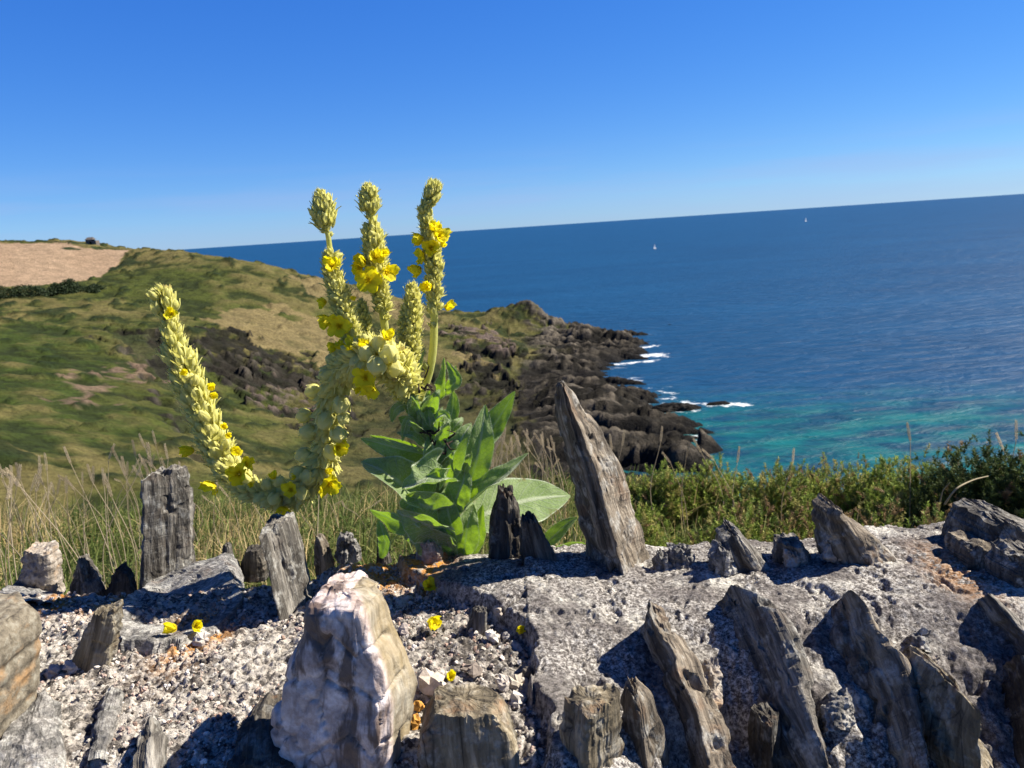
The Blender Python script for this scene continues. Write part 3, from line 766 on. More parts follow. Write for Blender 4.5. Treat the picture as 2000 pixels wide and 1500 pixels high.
# ------------------------------------------------------------------ stones
SECT_BOX = [(-1, .7), (-.9, -.75), (.1, -1), (.95, -.7), (1, .6), (.2, 1)]
SECT_RIDGE = [(-1, .55), (-.38, -.9), (-.15, -1), (1, .4), (.8, 1), (-.5, 1)]
SECT_LEFT = [(-1, .9), (-.8, .2), (.3, -.9), (.55, -1), (.9, -.7), (1, .8), (0, 1)]
SECT_RIDGER = [(-1, -.1), (.15, -1), (.4, -.95), (1, .3), (.7, 1), (-.7, .9)]
def stone(name, label, cat, rings, mat, T=0.02, sect=SECT_BOX, up=True, group=None, seed=1, rough=1.0, jag=0.006, fib=1.0, NS=84, NR=90, push=0.0, base=None, off=0.0, smooth=False, taper=0.0, chip=1.0, fibr=1.0, wob=0.075, flat=False, edge=0.045, blocks=False):
    """rings base -> top: (pxL, pyL, pxR, pyR[, dy]); up: on a vertical plane through the base, else lying on the wall."""
    pts = []
    if up:
        bpx_, bpy_ = base if base else ((rings[0][0] + rings[0][2]) / 2, (rings[0][1] + rings[0][3]) / 2)
        y0 = whit(bpx_, bpy_)[0][1] + push
        for r in rings:
            yy = y0 + (r[4] if len(r) > 4 else 0)
            pts.append(np.r_[Py(r[0], r[1], yy), Py(r[2], r[3], yy)])
    else:
        for r in rings:
            d = whit((r[0] + r[2]) / 2, min((r[1] + r[3]) / 2, 1560))[1] - off + (r[4] if len(r) > 4 else 0)
            dl, dr = (whit(r[0], r[1])[1] - off, whit(r[2], r[3])[1] - off) if flat else (d, d)
            pts.append(np.r_[P(r[0], r[1], dl), P(r[2], r[3], dr)])
    pts = np.array(pts)
    Ls = np.r_[0, np.cumsum(np.linalg.norm(np.diff((pts[:, :3] + pts[:, 3:]) / 2, axis=0), axis=1))]
    tt = np.linspace(0, Ls[-1], NR)
    pr = np.stack([np.interp(tt, Ls, pts[:, k]) for k in range(6)], 1)
    Lp, Rp = pr[:, :3], pr[:, 3:]
    tq = np.linspace(0, 1, NR); wid = np.linalg.norm(Rp - Lp, axis=1).mean(); dv = nrm((Rp - Lp).mean(0))
    for arr, sg, k_ in ((Lp, -1, 0.0), (Rp, 1, 50.0)):
        e_ = vnoise(np.c_[tq * 9 + seed * 3.1 + k_, 0 * tq, 0 * tq], seed + 31) * .55 + np.round(2.5 * vnoise(np.c_[tq * 17 + seed + k_, 0 * tq, 0 * tq + 4], seed + 37)) / 2.5 * .45
        arr += dv[None] * (edge * wid * e_)[:, None]
    Cn, Wv = (Lp + Rp) / 2, (Rp - Lp) / 2
    ax = nrm(Cn[-1] - Cn[0]); Wn = nrm(Wv.mean(0)); Tn = nrm(np.cross(ax, Wn)); Wn = nrm(np.cross(Tn, ax))
    s = np.array(sect, float); s2 = np.vstack([s, s[:1]])
    sl = np.r_[0, np.cumsum(np.linalg.norm(np.diff(s2, axis=0), axis=1))]
    q = np.linspace(0, sl[-1], NS, endpoint=False)
    ab = np.stack([np.interp(q, sl, s2[:, k]) for k in (0, 1)], 1)
    for _ in range(2): ab = 0.6 * ab + 0.2 * np.roll(ab, 1, 0) + 0.2 * np.roll(ab, -1, 0)
    ab /= np.abs(ab).max(0)
    tz = np.linspace(0, 1, NR)
    Tr = T * (1 - taper * tz)
    ring = lambda k, sc=1.0: Cn[k] + sc * (ab[:, :1] * Wv[k] + ab[:, 1:] * Tn * Tr[k])
    V = [ring(k) for k in range(NR)]
    CAPS = (0.97, 0.9, 0.8, 0.66, 0.5, 0.33, 0.16)
    for sc in CAPS: V.append(ring(NR - 1, sc))
    V = np.concatenate(V); NT = NR + 7
    fr = np.stack([Wn, Tn, ax], 1)      # local x,y,z
    loc = (V - Cn[0]) @ fr
    av = np.concatenate([np.tile(ab, (NR, 1))] + [ab * sc for sc in CAPS])
    zf = np.r_[np.repeat(tz, NS), np.ones(7 * NS)]
    nd = np.stack([av[:, 0], av[:, 1], 0 * zf], 1); nd /= np.linalg.norm(nd, axis=1)[:, None] + 1e-9
    o = seed * 13.7
    fl = fbm(np.c_[loc[:, 0] * 130 * fib, loc[:, 1] * 130 * fib, loc[:, 2] * 7] + o, 4, seed)
    st = fbm(np.c_[loc[:, 0] * 55 * fib, loc[:, 1] * 55 * fib, loc[:, 2] * 5] + o, 3, seed + 9)
    st = np.round(st * 4) / 4
    lw = fbm(loc * 24 + o, 3, seed + 5)
    ch = np.maximum(fbm(loc * 60 + o, 3, seed + 7) - 0.12, 0)
    sz = min(T, np.linalg.norm(Wv[NR // 2])) 
    iso = fbm(loc * 150 + o, 3, seed + 2)
    disp = rough * (fibr * (0.0017 * fl + 0.0030 * st) + (1 - fibr) * (0.0045 * iso + 0.004 * np.maximum(lw, 0)) + wob * sz * lw - 0.009 * chip * ch)
    if blocks:
        f1_, f2_, id_ = worley2(loc[:, 0] * 42 + 9, loc[:, 2] * 24 + 5, 8)
        disp = disp + (av[:, 1] < .2) * sstep(.92, .72, zf) * (.0036 * (id_ - .5) - .0028 * sstep(.12, .0, f2_ - f1_))
    side = np.r_[np.ones(NR * NS), np.repeat([.6, .25, .05, 0, 0, 0, 0], NS)]
    loc = loc + nd * (disp * side)[:, None]
    # the broken top steps along the fibres
    tj = fbm(np.c_[av[:, 0] * 3.1 + o, av[:, 1] * 1.2, 0 * zf], 3, seed + 3)
    tj = tj + 0.6 * np.round(fbm(np.c_[av[:, 0] * 4.5 + o, av[:, 1] * 3, 0 * zf], 2, seed + 4) * 3) / 3
    loc[:, 2] += .7 * jag * tj * zf ** 6 + 0.0026 * fbm(np.c_[loc[:, 0] * 160, loc[:, 1] * 60, 0 * zf] + o, 3, seed + 8) * zf ** 20
    bag = Bag()
    bag.add(loc, grid_quads(NS, NT, True), None, np.stack([sstep(.80, .87, av[:, 0]), av[:, 1] * .5 + .5, zf], 1), None)
    e = NT * NS - NS; cen = len(loc)
    bag.add(loc[e:].mean(0)[None]); k = np.arange(NS)
    bag.T.append(np.stack([e + k, e + (k + 1) % NS, np.full(NS, cen)], 1))
    me = bag.mesh(name, mat, smooth=smooth)
    ob = bpy.data.objects.new(name, me); COL.objects.link(ob)
    Mx = Matrix.Identity(4)
    for r_ in range(3):
        for c2 in range(3): Mx[r_][c2] = fr[r_, c2]
        Mx[r_][3] = Cn[0][r_]
    ob.matrix_world = Mx
    tag(ob, label, cat, group)
    return ob

G1 = 'upright stones set in the wall top'
S = 'slate_stone'
# --- back row
stone(S, 'tallest slate, a sharp pointed upright slab beside the mullein leaves', 'stone',
      [(1155,1140,1290,1140),(1150,1085,1272,1092),(1137,1030,1262,1058),(1122,960,1240,990),(1104,880,1216,920),(1090,815,1180,852),(1085,775,1138,800),(1088,756,1118,768),(1094,750,1106,752)],
      SLATE, 0.048, [(-1,.4),(-.45,-.8),(-.28,-.65),(-.08,-1),(1,.35),(.9,1),(-.4,1)], base=(1210,1095), seed=3, jag=.004, NS=110, NR=150, taper=.5, group=G1)
stone(S, 'broad square-topped upright slate crossed by the flower shadows', 'stone',
      [(278,1185,374,1180),(284,1150,374,1140),(289,1080,374,1080),(288,1000,370,1000),(290,945,362,945),(293,925,350,920)],
      SLATE_GREY, 0.032, [(-1,.1),(-.88,-.95),(-.75,-1),(.9,.3),(1,.7),(.7,1),(-.8,.9)], base=(325,1150), seed=5, jag=.010, NS=110, NR=120, group=G1)
stone(S, 'short leaning dark slate directly under the hanging curve of flowers', 'stone',
      [(556,1230,618,1222),(548,1185,604,1180),(532,1120,590,1115),(520,1060,570,1050),(513,1030,560,1024)],
      SLATE_GREY, 0.036, [(-1,.3),(-.55,-.9),(-.4,-1),(1,.35),(.8,1),(-.6,1)], base=(575,1190), seed=7, jag=.005, NS=96, NR=110, group=G1)
stone(S, 'small dark notched slate standing in front of the big pale leaf', 'stone',
      [(952,1120,1036,1120),(954,1080,1030,1085),(954,1030,1022,1030),(966,985,1014,990),(974,955,1006,962)],
      SLATE_DARK, 0.018, SECT_BOX, base=(990,1088), seed=9, jag=.011, NS=90, NR=90, group=G1)
stone(S, 'low black wedge of slate leaning against the small notched slate', 'stone',
      [(1016,1115,1096,1112),(1018,1075,1084,1078),(1018,1040,1062,1040),(1018,1010,1044,1008)],
      SLATE_DARK, 0.016, SECT_BOX, base=(1050,1090), push=.012, seed=11, jag=.006, group=G1)
stone('rounded_stone', 'rounded pale stone with orange lichen, end of the back row by the dry grass', 'stone',
      [(50,1160,120,1160),(48,1130,115,1140),(52,1085,111,1085),(60,1068,104,1067)], PALE, 0.022, SECT_BOX, base=(85,1140), seed=13, jag=.003, rough=1.2, group=G1)
stone(S, 'small pointed slate flake with a sunlit grey face beside the rounded pale stone', 'stone',
      [(132,1180,208,1175),(138,1150,204,1150),(146,1110,186,1120),(154,1088,166,1090)], SLATE_GREY, 0.016, SECT_RIDGER, base=(170,1160), seed=15, jag=.004, group=G1)
stone(S, 'little shaded slate stub between the pointed flake and the square-topped slate', 'stone',
      [(206,1165,268,1160),(212,1140,262,1140),(224,1115,254,1115),(232,1106,246,1106)], SLATE_DARK, 0.014, SECT_BOX, base=(235,1150), seed=17, jag=.003, group=G1)
stone(S, 'thin dark sliver of slate behind the lichened flat slab', 'stone',
      [(430,1120,460,1120),(432,1090,457,1090),(436,1064,450,1062)], SLATE_GREY, 0.008, SECT_BOX, base=(445,1108), seed=19, jag=.003, group=G1)
stone(S, 'round-topped black slate in shade beside the short leaning slate', 'stone',
      [(466,1130,522,1130),(470,1100,520,1100),(482,1072,508,1070)], SLATE_DARK, 0.014, SECT_BOX, base=(495,1118), seed=20, jag=.003, group=G1)
stone(S, 'small blunt slate tooth to the right of the short leaning slate', 'stone',
      [(610,1125,656,1122),(612,1090,652,1092),(614,1060,640,1065),(618,1048,630,1049)], SLATE, 0.012, SECT_RIDGER, base=(632,1108), seed=21, jag=.003, group=G1)
stone('mortar_lump', 'crumbly mortar lump at the near end of the orange lichen patch', 'lump',
      [(655,1095,702,1095),(656,1070,700,1070),(662,1045,690,1045)], SLAB, 0.012, SECT_BOX, base=(680,1088), seed=22, jag=.006, rough=2.2, group=G1)
stone('mortar_lump', 'whitish ragged mortar lump at the foot of the mullein', 'lump',
      [(812,1100,864,1098),(814,1072,862,1076),(820,1052,846,1056)], PALE, 0.012, SECT_BOX, base=(838,1088), seed=23, jag=.008, rough=2.0, group=G1)
stone(S, 'thin broken slate splinter between the lichen patch and the lower mullein leaf', 'stone',
      [(734,1100,764,1098),(736,1075,758,1078),(738,1048,750,1050)], SLATE_DARK, 0.008, SECT_BOX, base=(748,1090), seed=24, jag=.006, group=G1)
stone(S, 'tilted grey block of slate with ledged sunlit face', 'stone',
      [(1420,1120,1520,1112),(1415,1095,1500,1100),(1405,1062,1466,1062),(1404,1045,1444,1036),(1420,1034,1434,1030)], SLATE_GREY, 0.024, SECT_BOX, base=(1460,1100), seed=25, jag=.004, group=G1)
stone('mortar_lump', 'white mortar lump packed against the tilted grey block', 'lump',
      [(1384,1115,1440,1112),(1388,1085,1432,1090),(1398,1062,1420,1066)], SLAB, 0.014, SECT_BOX, base=(1410,1104), push=-.012, seed=26, jag=.004, rough=2, group=G1)
stone(S, 'small flat-topped slate half sunk between the tilted block and the angular slate', 'stone',
      [(1512,1105,1590,1100),(1515,1080,1585,1085),(1516,1056,1568,1054)], SLATE_GREY, 0.02, SECT_RIDGER, base=(1550,1092), seed=27, jag=.003, group=G1)
stone(S, 'angular slate with a long ridge falling away from its raised corner', 'stone',
      [(1612,1100,1745,1100),(1606,1070,1738,1080),(1602,1035,1712,1045),(1600,1010,1665,1020),(1602,990,1632,992),(1612,980,1624,980)], SLATE, 0.028, SECT_BOX, base=(1670,1082), seed=29, jag=.003, NS=100, NR=100, group=G1, rough=.7)
for k, (px, py, r_, lab) in enumerate(((1630,1062,22,'rough dark mortar knob on the face of the angular slate'), (1330,1085,24,'crumbled mortar knob beside the foot of the tallest slate'), (1545,1086,15,'round black pebble-like knob beside the small flat-topped slate'), (1295,1092,16,'low pale knob of mortar against the lit edge of the tallest slate'))):
    stone('mortar_lump', lab, 'lump', [(px - r_, py + 28, px + r_, py + 28), (px - r_, py + 6, px + r_, py + 6), (px - r_ * .7, py - r_ * .7, px + r_ * .6, py - r_ * .7)], SLAB if k % 2 else PALE, 0.012, SECT_BOX, base=(px, py + 16), push=-.02 if k == 0 else 0, seed=30 + k, jag=.005, rough=1.2, fibr=0, wob=.22, group=G1)
stone('boulder', 'dark rounded boulder at the far right end of the wall', 'stone',
      [(1862,1090,2080,1085),(1874,1050,2060,1058),(1880,1022,2030,1034),(1894,1002,1990,1014),(1908,996,1950,1000)], SLATE_GREY, 0.045, SECT_BOX, base=(1920,1082), push=.03, seed=35, jag=.006, NS=110, NR=80, rough=1.0)
stone('ledge_stone', 'brown ledge of stone lying in front of the dark rounded boulder', 'stone',
      [(1860,1095,1985,1095),(1864,1074,1980,1078),(1872,1054,1968,1054)], SLATE, 0.028, SECT_BOX, base=(1910,1085), push=.0, seed=36, jag=.005)
stone('ledge_stone', 'dark split ledge stone under the boulder where the wall leaves the frame', 'stone',
      [(1945,1150,2090,1140),(1950,1110,2080,1110),(1965,1075,2060,1075)], SLATE_GREY, 0.03, SECT_BOX, base=(2000,1125), push=.0, seed=37, jag=.008, rough=1.3)
# --- flat slab
stone('flat_slab', 'flat lichened slab lying under the shadows in front of the square-topped slate', 'stone',
      [(205,1215,240,1266),(245,1175,300,1275),(300,1140,365,1262),(372,1105,428,1236),(425,1092,474,1190),(448,1088,478,1140)],
      SLAB, 0.013, SECT_BOX, up=False, flat=True, off=.008, seed=41, jag=.004, rough=.9, NS=100, NR=110)
# --- quartz
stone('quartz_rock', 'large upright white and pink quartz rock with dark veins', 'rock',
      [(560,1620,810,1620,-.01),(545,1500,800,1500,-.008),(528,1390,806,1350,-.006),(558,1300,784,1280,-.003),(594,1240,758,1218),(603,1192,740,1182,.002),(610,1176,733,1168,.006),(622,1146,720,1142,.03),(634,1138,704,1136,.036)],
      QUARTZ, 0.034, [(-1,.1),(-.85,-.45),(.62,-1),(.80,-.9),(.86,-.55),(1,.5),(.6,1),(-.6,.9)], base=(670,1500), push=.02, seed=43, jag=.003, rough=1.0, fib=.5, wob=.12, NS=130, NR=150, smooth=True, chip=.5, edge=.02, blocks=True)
# --- front row
G2 = 'slates bedded edge-on along the near face of the wall'
FN = 'slate_stone'
stone(FN, 'squat ribbed slate block in front of the pit, right beside the quartz rock', 'stone',
      [(815,1600,1040,1600),(815,1500,1020,1500),(820,1430,1010,1430),(835,1385,985,1385),(845,1366,965,1368)], SLATE_GOLD, 0.024, SECT_BOX, base=(915,1480), push=.0, seed=45, jag=.004, NS=110, NR=80, group=G2)
stone(FN, 'brown slate stub with a sunlit grey side, next after the ribbed block', 'stone',
      [(1090,1600,1235,1600),(1095,1500,1220,1500),(1098,1420,1216,1420),(1100,1375,1212,1365)], SLATE_GOLD, 0.020, SECT_RIDGE, base=(1155,1475), push=.0, seed=47, jag=.005, NS=100, NR=80, group=G2)
stone(FN, 'narrow pointed slate blade between the brown stub and the longest sloping slate', 'stone',
      [(1225,1600,1330,1600),(1222,1500,1308,1500),(1218,1430,1296,1430),(1220,1375,1272,1368),(1226,1350,1250,1346)], SLATE, 0.016, SECT_RIDGE, base=(1262,1470), push=.0, seed=49, jag=.004, NS=90, NR=80, group=G2)
stone(FN, 'longest sloping slate of the near row, ending in a flat sunlit foot', 'stone',
      [(1350,1600,1450,1580),(1340,1500,1424,1490),(1322,1425,1408,1420),(1292,1340,1370,1340),(1262,1275,1325,1270),(1246,1235,1300,1232),(1252,1216,1288,1214)], SLATE, 0.044, [(-1, .8), (-.7, -.5), (-.45, -1), (.9, -.75), (1, .2), (.6, 1)], up=False, off=.004, chip=1.8, wob=.10, edge=.11, seed=51, jag=.004, NS=110, NR=140, group=G2)
stone(FN, 'broad split slate capped with white mortar', 'stone',
      [(1535,1600,1640,1590),(1510,1500,1606,1495),(1480,1420,1582,1410),(1445,1330,1565,1320),(1415,1255,1545,1255),(1400,1205,1500,1200),(1390,1185,1445,1170)], SLATE_GREY, 0.036, SECT_LEFT, up=False, off=.000, chip=1.8, wob=.10, edge=.11, seed=53, jag=.005, NS=110, NR=140, group=G2)
stone(FN, 'rounded dark slate blade in the shade under the broad split slate', 'stone',
      [(1470,1600,1560,1600),(1466,1500,1536,1500),(1468,1440,1530,1430),(1476,1400,1520,1396)], SLATE_DARK, 0.016, SECT_RIDGE, base=(1500,1480), push=-.0, seed=55, jag=.004, NS=90, NR=70, group=G2)
stone(FN, 'arched slate fin with a high hooked tip above a deep black hollow', 'stone',
      [(1715,1560,1800,1540),(1700,1450,1782,1440),(1672,1370,1780,1385),(1640,1300,1752,1322),(1618,1245,1710,1268),(1616,1205,1672,1215),(1620,1188,1648,1190)], SLATE, 0.038, SECT_LEFT, up=False, off=.002, chip=1.8, wob=.10, edge=.11, seed=57, jag=.004, NS=110, NR=140, group=G2)
stone(FN, 'wide wedge of slate with a pale ribbed front edge', 'stone',
      [(1745,1620,2000,1620),(1758,1500,1965,1500),(1765,1430,1915,1440),(1800,1370,1880,1380),(1832,1322,1862,1322)], SLATE_GOLD, 0.045, [(-1,.7),(-.12,-.92),(.18,-1),(1,.1),(.7,1),(-.6,1)], base=(1860,1470), push=.0, seed=59, jag=.004, NS=120, NR=100, group=G2)
stone(FN, 'low weathered slate edge running off the frame below the boulder', 'stone',
      [(2010,1330,2070,1290),(1975,1275,2040,1240),(1930,1215,1990,1200),(1905,1180,1950,1172)], SLATE_GREY, 0.020, SECT_RIDGE, up=False, off=.004, seed=61, jag=.004, group=G2)
stone(FN, 'shadowed slate at the frame edge beyond the wide wedge', 'stone',
      [(2000,1560,2090,1540),(1985,1450,2070,1440),(1965,1360,2040,1350),(1950,1300,2010,1300)], SLATE_DARK, 0.026, SECT_RIDGE, up=False, off=.004, seed=62, jag=.004, group=G2)
stone('mortar_lump', 'knobbly grey mortar lump in the hollow left of the arched slate fin', 'lump', [(1606,1440,1662,1436),(1602,1400,1660,1396),(1612,1362,1655,1360)], SLAB, 0.020, SECT_BOX, up=False, off=.004, seed=91, jag=.005, rough=1.2, fibr=0, wob=.22)
stone('mortar_lump', 'ball of grey mortar perched above the wide wedge', 'lump', [(1770,1285,1806,1285),(1768,1262,1808,1262),(1774,1244,1800,1244)], SLAB, 0.014, SECT_BOX, up=False, off=.006, seed=92, jag=.003, rough=1.5, fibr=0, wob=.2)
stone('mortar_lump', 'pale angular mortar lump between the ball and the wide wedge', 'lump', [(1776,1352,1830,1350),(1774,1325,1832,1322),(1796,1300,1824,1300)], PALE, 0.016, SECT_BOX, up=False, off=.006, seed=93, jag=.004, rough=1.6, fibr=0, wob=.2)
stone('mortar_lump', 'cream crusty mortar lump beside the lit edge of the longest sloping slate', 'lump', [(1372,1400,1402,1400),(1368,1340,1408,1338),(1374,1302,1402,1300)], PALE, 0.014, SECT_BOX, up=False, off=.004, seed=94, jag=.005, rough=1.2, fibr=0, wob=.22)
stone('mortar_lump', 'dark knob of mortar on top of the broad split slate', 'lump', [(1434,1192,1482,1192),(1438,1178,1478,1176),(1446,1164,1466,1163)], SLAB, 0.012, SECT_BOX, up=False, off=.010, seed=95, jag=.004, rough=1.2, fibr=0, wob=.22)
# --- lower corner, on the rough bed
stone('block_stone', 'smooth brown block standing at the corner of the wall, cut by the frame', 'stone',
      [(-130,1520,52,1500),(-130,1440,40,1430),(-130,1300,46,1300),(-125,1228,42,1226),(-110,1202,20,1208)], BROWN, 0.045, SECT_BOX, base=(0,1440), push=.0, seed=63, jag=.003, rough=.6, NS=90, NR=80, smooth=True)
stone(S, 'grey and white fractured slate lying low in front of the brown block', 'stone',
      [(-30,1560,130,1560),(-10,1490,130,1500),(20,1420,128,1430),(60,1380,112,1385)], SLAB, 0.018, SECT_BOX, up=False, off=.006, seed=65, jag=.006)
stone(S, 'upright flake of slate with a bright tip casting a long shadow over the rough mortar', 'stone',
      [(140,1330,225,1320),(142,1290,222,1290),(170,1230,232,1230),(190,1190,234,1182)], SLATE_GOLD, 0.012, SECT_BOX, base=(180,1300), seed=67, jag=.004)
stone(S, 'thin lichened sliver half buried in the rough mortar', 'stone',
      [(170,1500,215,1495),(178,1440,220,1430),(200,1390,235,1375),(215,1365,240,1358)], SLAB, 0.010, SECT_BOX, up=False, off=.004, seed=69, jag=.003)
stone(S, 'stubby grey slate poking from the mortar near the bottom of the frame', 'stone',
      [(255,1570,325,1565),(262,1500,322,1500),(272,1445,326,1440),(285,1425,315,1422)], SLATE_GREY, 0.012, SECT_BOX, up=False, off=.008, seed=71, jag=.003)
stone(S, 'dark slate lying in the shadow of the quartz rock', 'stone',
      [(400,1620,600,1620),(440,1520,580,1520),(470,1440,560,1440),(510,1380,550,1375)], SLATE_DARK, 0.016, SECT_BOX, up=False, off=.002, seed=73, jag=.004)
stone(S, 'small upright flake of slate inside the gravelly pit', 'stone',
      [(908,1250,955,1250),(912,1225,950,1225),(922,1190,948,1188)], SLATE_GREY, 0.006, SECT_BOX, base=(930,1238), seed=75, jag=.003, NS=60, NR=50)
stone('grey_stone', 'flat grey stone speckled with lichen beside the rounded pale stone', 'stone',
      [(-20,1185,105,1190,0),(10,1150,100,1165,0),(40,1135,85,1140,0)], SLAB, 0.010, SECT_BOX, up=False, flat=True, off=.008, seed=77, jag=.003)

# ------------------------------------------------------------------ loose grit and pebbles
def chip_template(seed, n=10):
    r = np.random.default_rng(seed)
    a = np.linspace(0, 2 * np.pi, n, endpoint=False)
    V = []
    for zz, rr in ((-.9, .55), (-.3, 1.0), (.35, .95), (.85, .5)):
        V.append(np.stack([rr * np.cos(a), rr * np.sin(a), np.full(n, zz)], 1))
    V = np.concatenate(V + [np.array([[0, 0, -1.0], [0, 0, 1.0]])])
    V *= (1 + 0.32 * r.standard_normal((len(V), 1)) * 0.6)
    Q = grid_quads(n, 4, True); k = np.arange(n); k1 = (k + 1) % n
    T = np.r_[np.stack([k1, k, np.full(n, 4 * n)], 1), np.stack([3 * n + k, 3 * n + k1, np.full(n, 4 * n + 1)], 1)]
    return V, Q, T
PALETTE = np.array([(.52, .45, .38), (.36, .30, .26), (.20, .17, .15), (.44, .33, .28), (.60, .56, .52), (.12, .105, .095), (.40, .37, .33), (.33, .23, .18)])
def rotm(k, r):
    q = r.standard_normal((k, 4)); q /= np.linalg.norm(q, axis=1)[:, None]
    w_, x_, y_, z_ = q.T
    return np.stack([np.stack([1 - 2 * (y_ ** 2 + z_ ** 2), 2 * (x_ * y_ - z_ * w_), 2 * (x_ * z_ + y_ * w_)], 1),
                     np.stack([2 * (x_ * y_ + z_ * w_), 1 - 2 * (x_ ** 2 + z_ ** 2), 2 * (y_ * z_ - x_ * w_)], 1),
                     np.stack([2 * (x_ * z_ - y_ * w_), 2 * (y_ * z_ + x_ * w_), 1 - 2 * (x_ ** 2 + y_ ** 2)], 1)], 1)
b = Bag()
r = np.random.default_rng(5)
for s in range(6):
    V, Q, T = chip_template(s, 7)
    n = 1500
    xx = r.uniform(-0.66, 0.10, n); yy = r.uniform(0.42, 0.865, n)
    keep = (wall_masks(xx, yy) < 0.3) & (fbm(np.c_[xx * 12, yy * 12, 0 * xx], 2, 91) > -0.25)
    xx, yy = xx[keep], yy[keep]; n = len(xx)
    size = 0.0011 + 0.0022 * r.random(n) ** 3
    A = rotm(n, r) * (size[:, None, None] * np.array([1.0, .8, .6])[None, None, :])
    Mx = np.concatenate([A, np.stack([xx, yy, wall_z(xx, yy) + size * 0.25], 1)[:, :, None]], 2)
    b.inst(V, Q, T, Mx, PALETTE[r.integers(0, len(PALETTE), n)] * r.uniform(.8, 1.15, (n, 1)))
tag(build(b, 'gravel', PEB, (-0.2, 0.6, W0), smooth=False), 'loose mortar grit and tiny stone chips scattered over the rough wall top', 'gravel', kind='stuff')

def pebble(px, py, sz, col, label, seed, flat=.7, name='pebble', group=None):
    V, Q, T = chip_template(seed, 14)
    q = whit(px, py)[0]; s = sz * 0.5 * whit(px, py)[1] / FPX
    rr = np.random.default_rng(seed)
    A = rotm(1, rr)[0]
    V = (V * np.array([1, .85, flat])) @ A.T
    nn_ = fbm(V * 2.1 + seed, 3, seed); V = V * (1 + .25 * nn_[:, None])
    b = Bag(); b.add(V * s + np.array([q[0], q[1], float(wall_z(q[:1], q[1:2])[0]) + s * .45]), Q, T, col)
    o = build(b, name, PEB, (q[0], q[1], q[2]), smooth=False)
    return tag(o, label, 'pebble', group)
pebble(975,1210,22,(.42,.36,.3),'roundish tan pebble tucked under the shaded lip of the mortar cap',101)
pebble(962,1256,30,(.56,.52,.47),'whitish pebble in the pit below the tan one',102)
pebble(990,1252,22,(.30,.28,.27),'grey pebble touching the small yellow petal in the pit',103)
pebble(842,1352,66,(.50,.43,.36),'biggest pebble, cream and knobbly, between quartz rock and ribbed block',104)
pebble(925,1322,44,(.20,.165,.14),'flat dark brown stone chip above the ribbed block',105,.35)
pebble(1010,1347,36,(.42,.37,.30),'smooth buff pebble near the broken edge of the cap',106,.6)
pebble(1012,1378,40,(.50,.46,.41),'pale angular pebble just beyond the corner of the ribbed block',107)
pebble(985,1355,30,(.47,.42,.37),'small chalky pebble between the buff and pale angular ones',108)
pebble(790,1242,26,(.42,.36,.32),'dusty pebble in the pit close to the quartz shoulder',109)
pebble(818,1390,26,(.50,.26,.06),'orange-brown pebble wedged beside the quartz rock',110)
pebble(812,1422,30,(.46,.23,.05),'rusty orange pebble lower down against the quartz rock',111)
pebble(640,1185,30,(.48,.42,.38),'chunky pebble beside the top of the quartz rock',112)
pebble(245,1252,30,(.42,.4,.38),'flat grey chip in the shadow at the edge of the lichened slab',113,.4)
pebble(395,1262,34,(.46,.42,.38),'crusty pebble next to the pair of fallen yellow buds',114)
pebble(145,1308,36,(.50,.44,.4),'knobbly pale pebble below the flake with the bright tip',115)
pebble(105,1322,34,(.46,.37,.33),'pinkish pebble beside the brown corner block',116)
pebble(1030,1325,30,(.16,.14,.12),'dark splinter of stone at the broken edge of the cap',117,.4)
pebble(570,1105,18,(.55,.52,.5),'tiny white pebble behind the short leaning slate',118)

# ================================================================== MULLEIN
YP = 0.90                              # the plant stands on a plane just behind the wall's back edge
def pl(px, py, dy=0.0): return Py(px, py, YP + dy)
root = pl(893, 1130)
plant = link('mullein_plant', None, root)
tag(plant, 'woolly grey-green mullein with yellow flower spikes growing behind the wall', 'plant')
PXM = 0.93 / FPX                       # metres per pixel at the plant

def bud_template(nu=10, nv=8, sep=5, puff=1.0):
    vs = np.linspace(0, 1, nv); a = np.linspace(0, 2 * np.pi, nu, endpoint=False)
    prof = np.sin(np.pi * np.clip(vs, 0.02, 1) ** (.78 if puff == 1 else .9)) ** (0.85 if puff == 1 else .7) * 0.38 * puff
    prof[-1] = 0.02
    rad = prof[:, None] * (1 + 0.13 * np.cos(sep * a)[None, :] * (0.3 + vs[:, None]))
    tw = 0.35 * vs[:, None]
    V = np.stack([rad * np.cos(a + tw), rad * np.sin(a + tw), np.broadcast_to(vs[:, None], rad.shape)], 2).reshape(-1, 3)
    tip = np.repeat(sstep(.45, .95, vs), nu)
    return V, grid_quads(nu, nv, True), tip
def sepal_template(n=5, nv=5):
    VV, QQ, TT = [], [], []
    for k in range(n):
        a = 2 * np.pi * k / n + .3
        t = np.linspace(0, 1, nv)
        rr = 0.44 * np.sin(np.pi * (t * .72 + .14)) ** .8 + 0.20 * t ** 5
        wd = 0.20 * np.sin(np.pi * np.clip(t * .93 + .05, 0, 1)) ** .9 * (1 - .35 * t)
        wd[-1] = .012
        c2 = np.stack([rr * np.cos(a), rr * np.sin(a), t * .97], 1); e = np.array([-np.sin(a), np.cos(a), 0])
        row = np.stack([c2 - wd[:, None] * e - .03 * np.array([np.cos(a), np.sin(a), 0]), c2 + np.array([np.cos(a), np.sin(a), 0]) * .02, c2 + wd[:, None] * e - .03 * np.array([np.cos(a), np.sin(a), 0])], 1).reshape(-1, 3)
        QQ.append(grid_quads(3, nv, False, len(VV) * 3 * nv)); VV.append(row); TT.append(np.repeat(.25 + .75 * t, 3))
    return np.concatenate(VV), np.concatenate(QQ), np.concatenate(TT)
BV, BQ, BT = bud_template(); SV, SQ, ST = sepal_template()
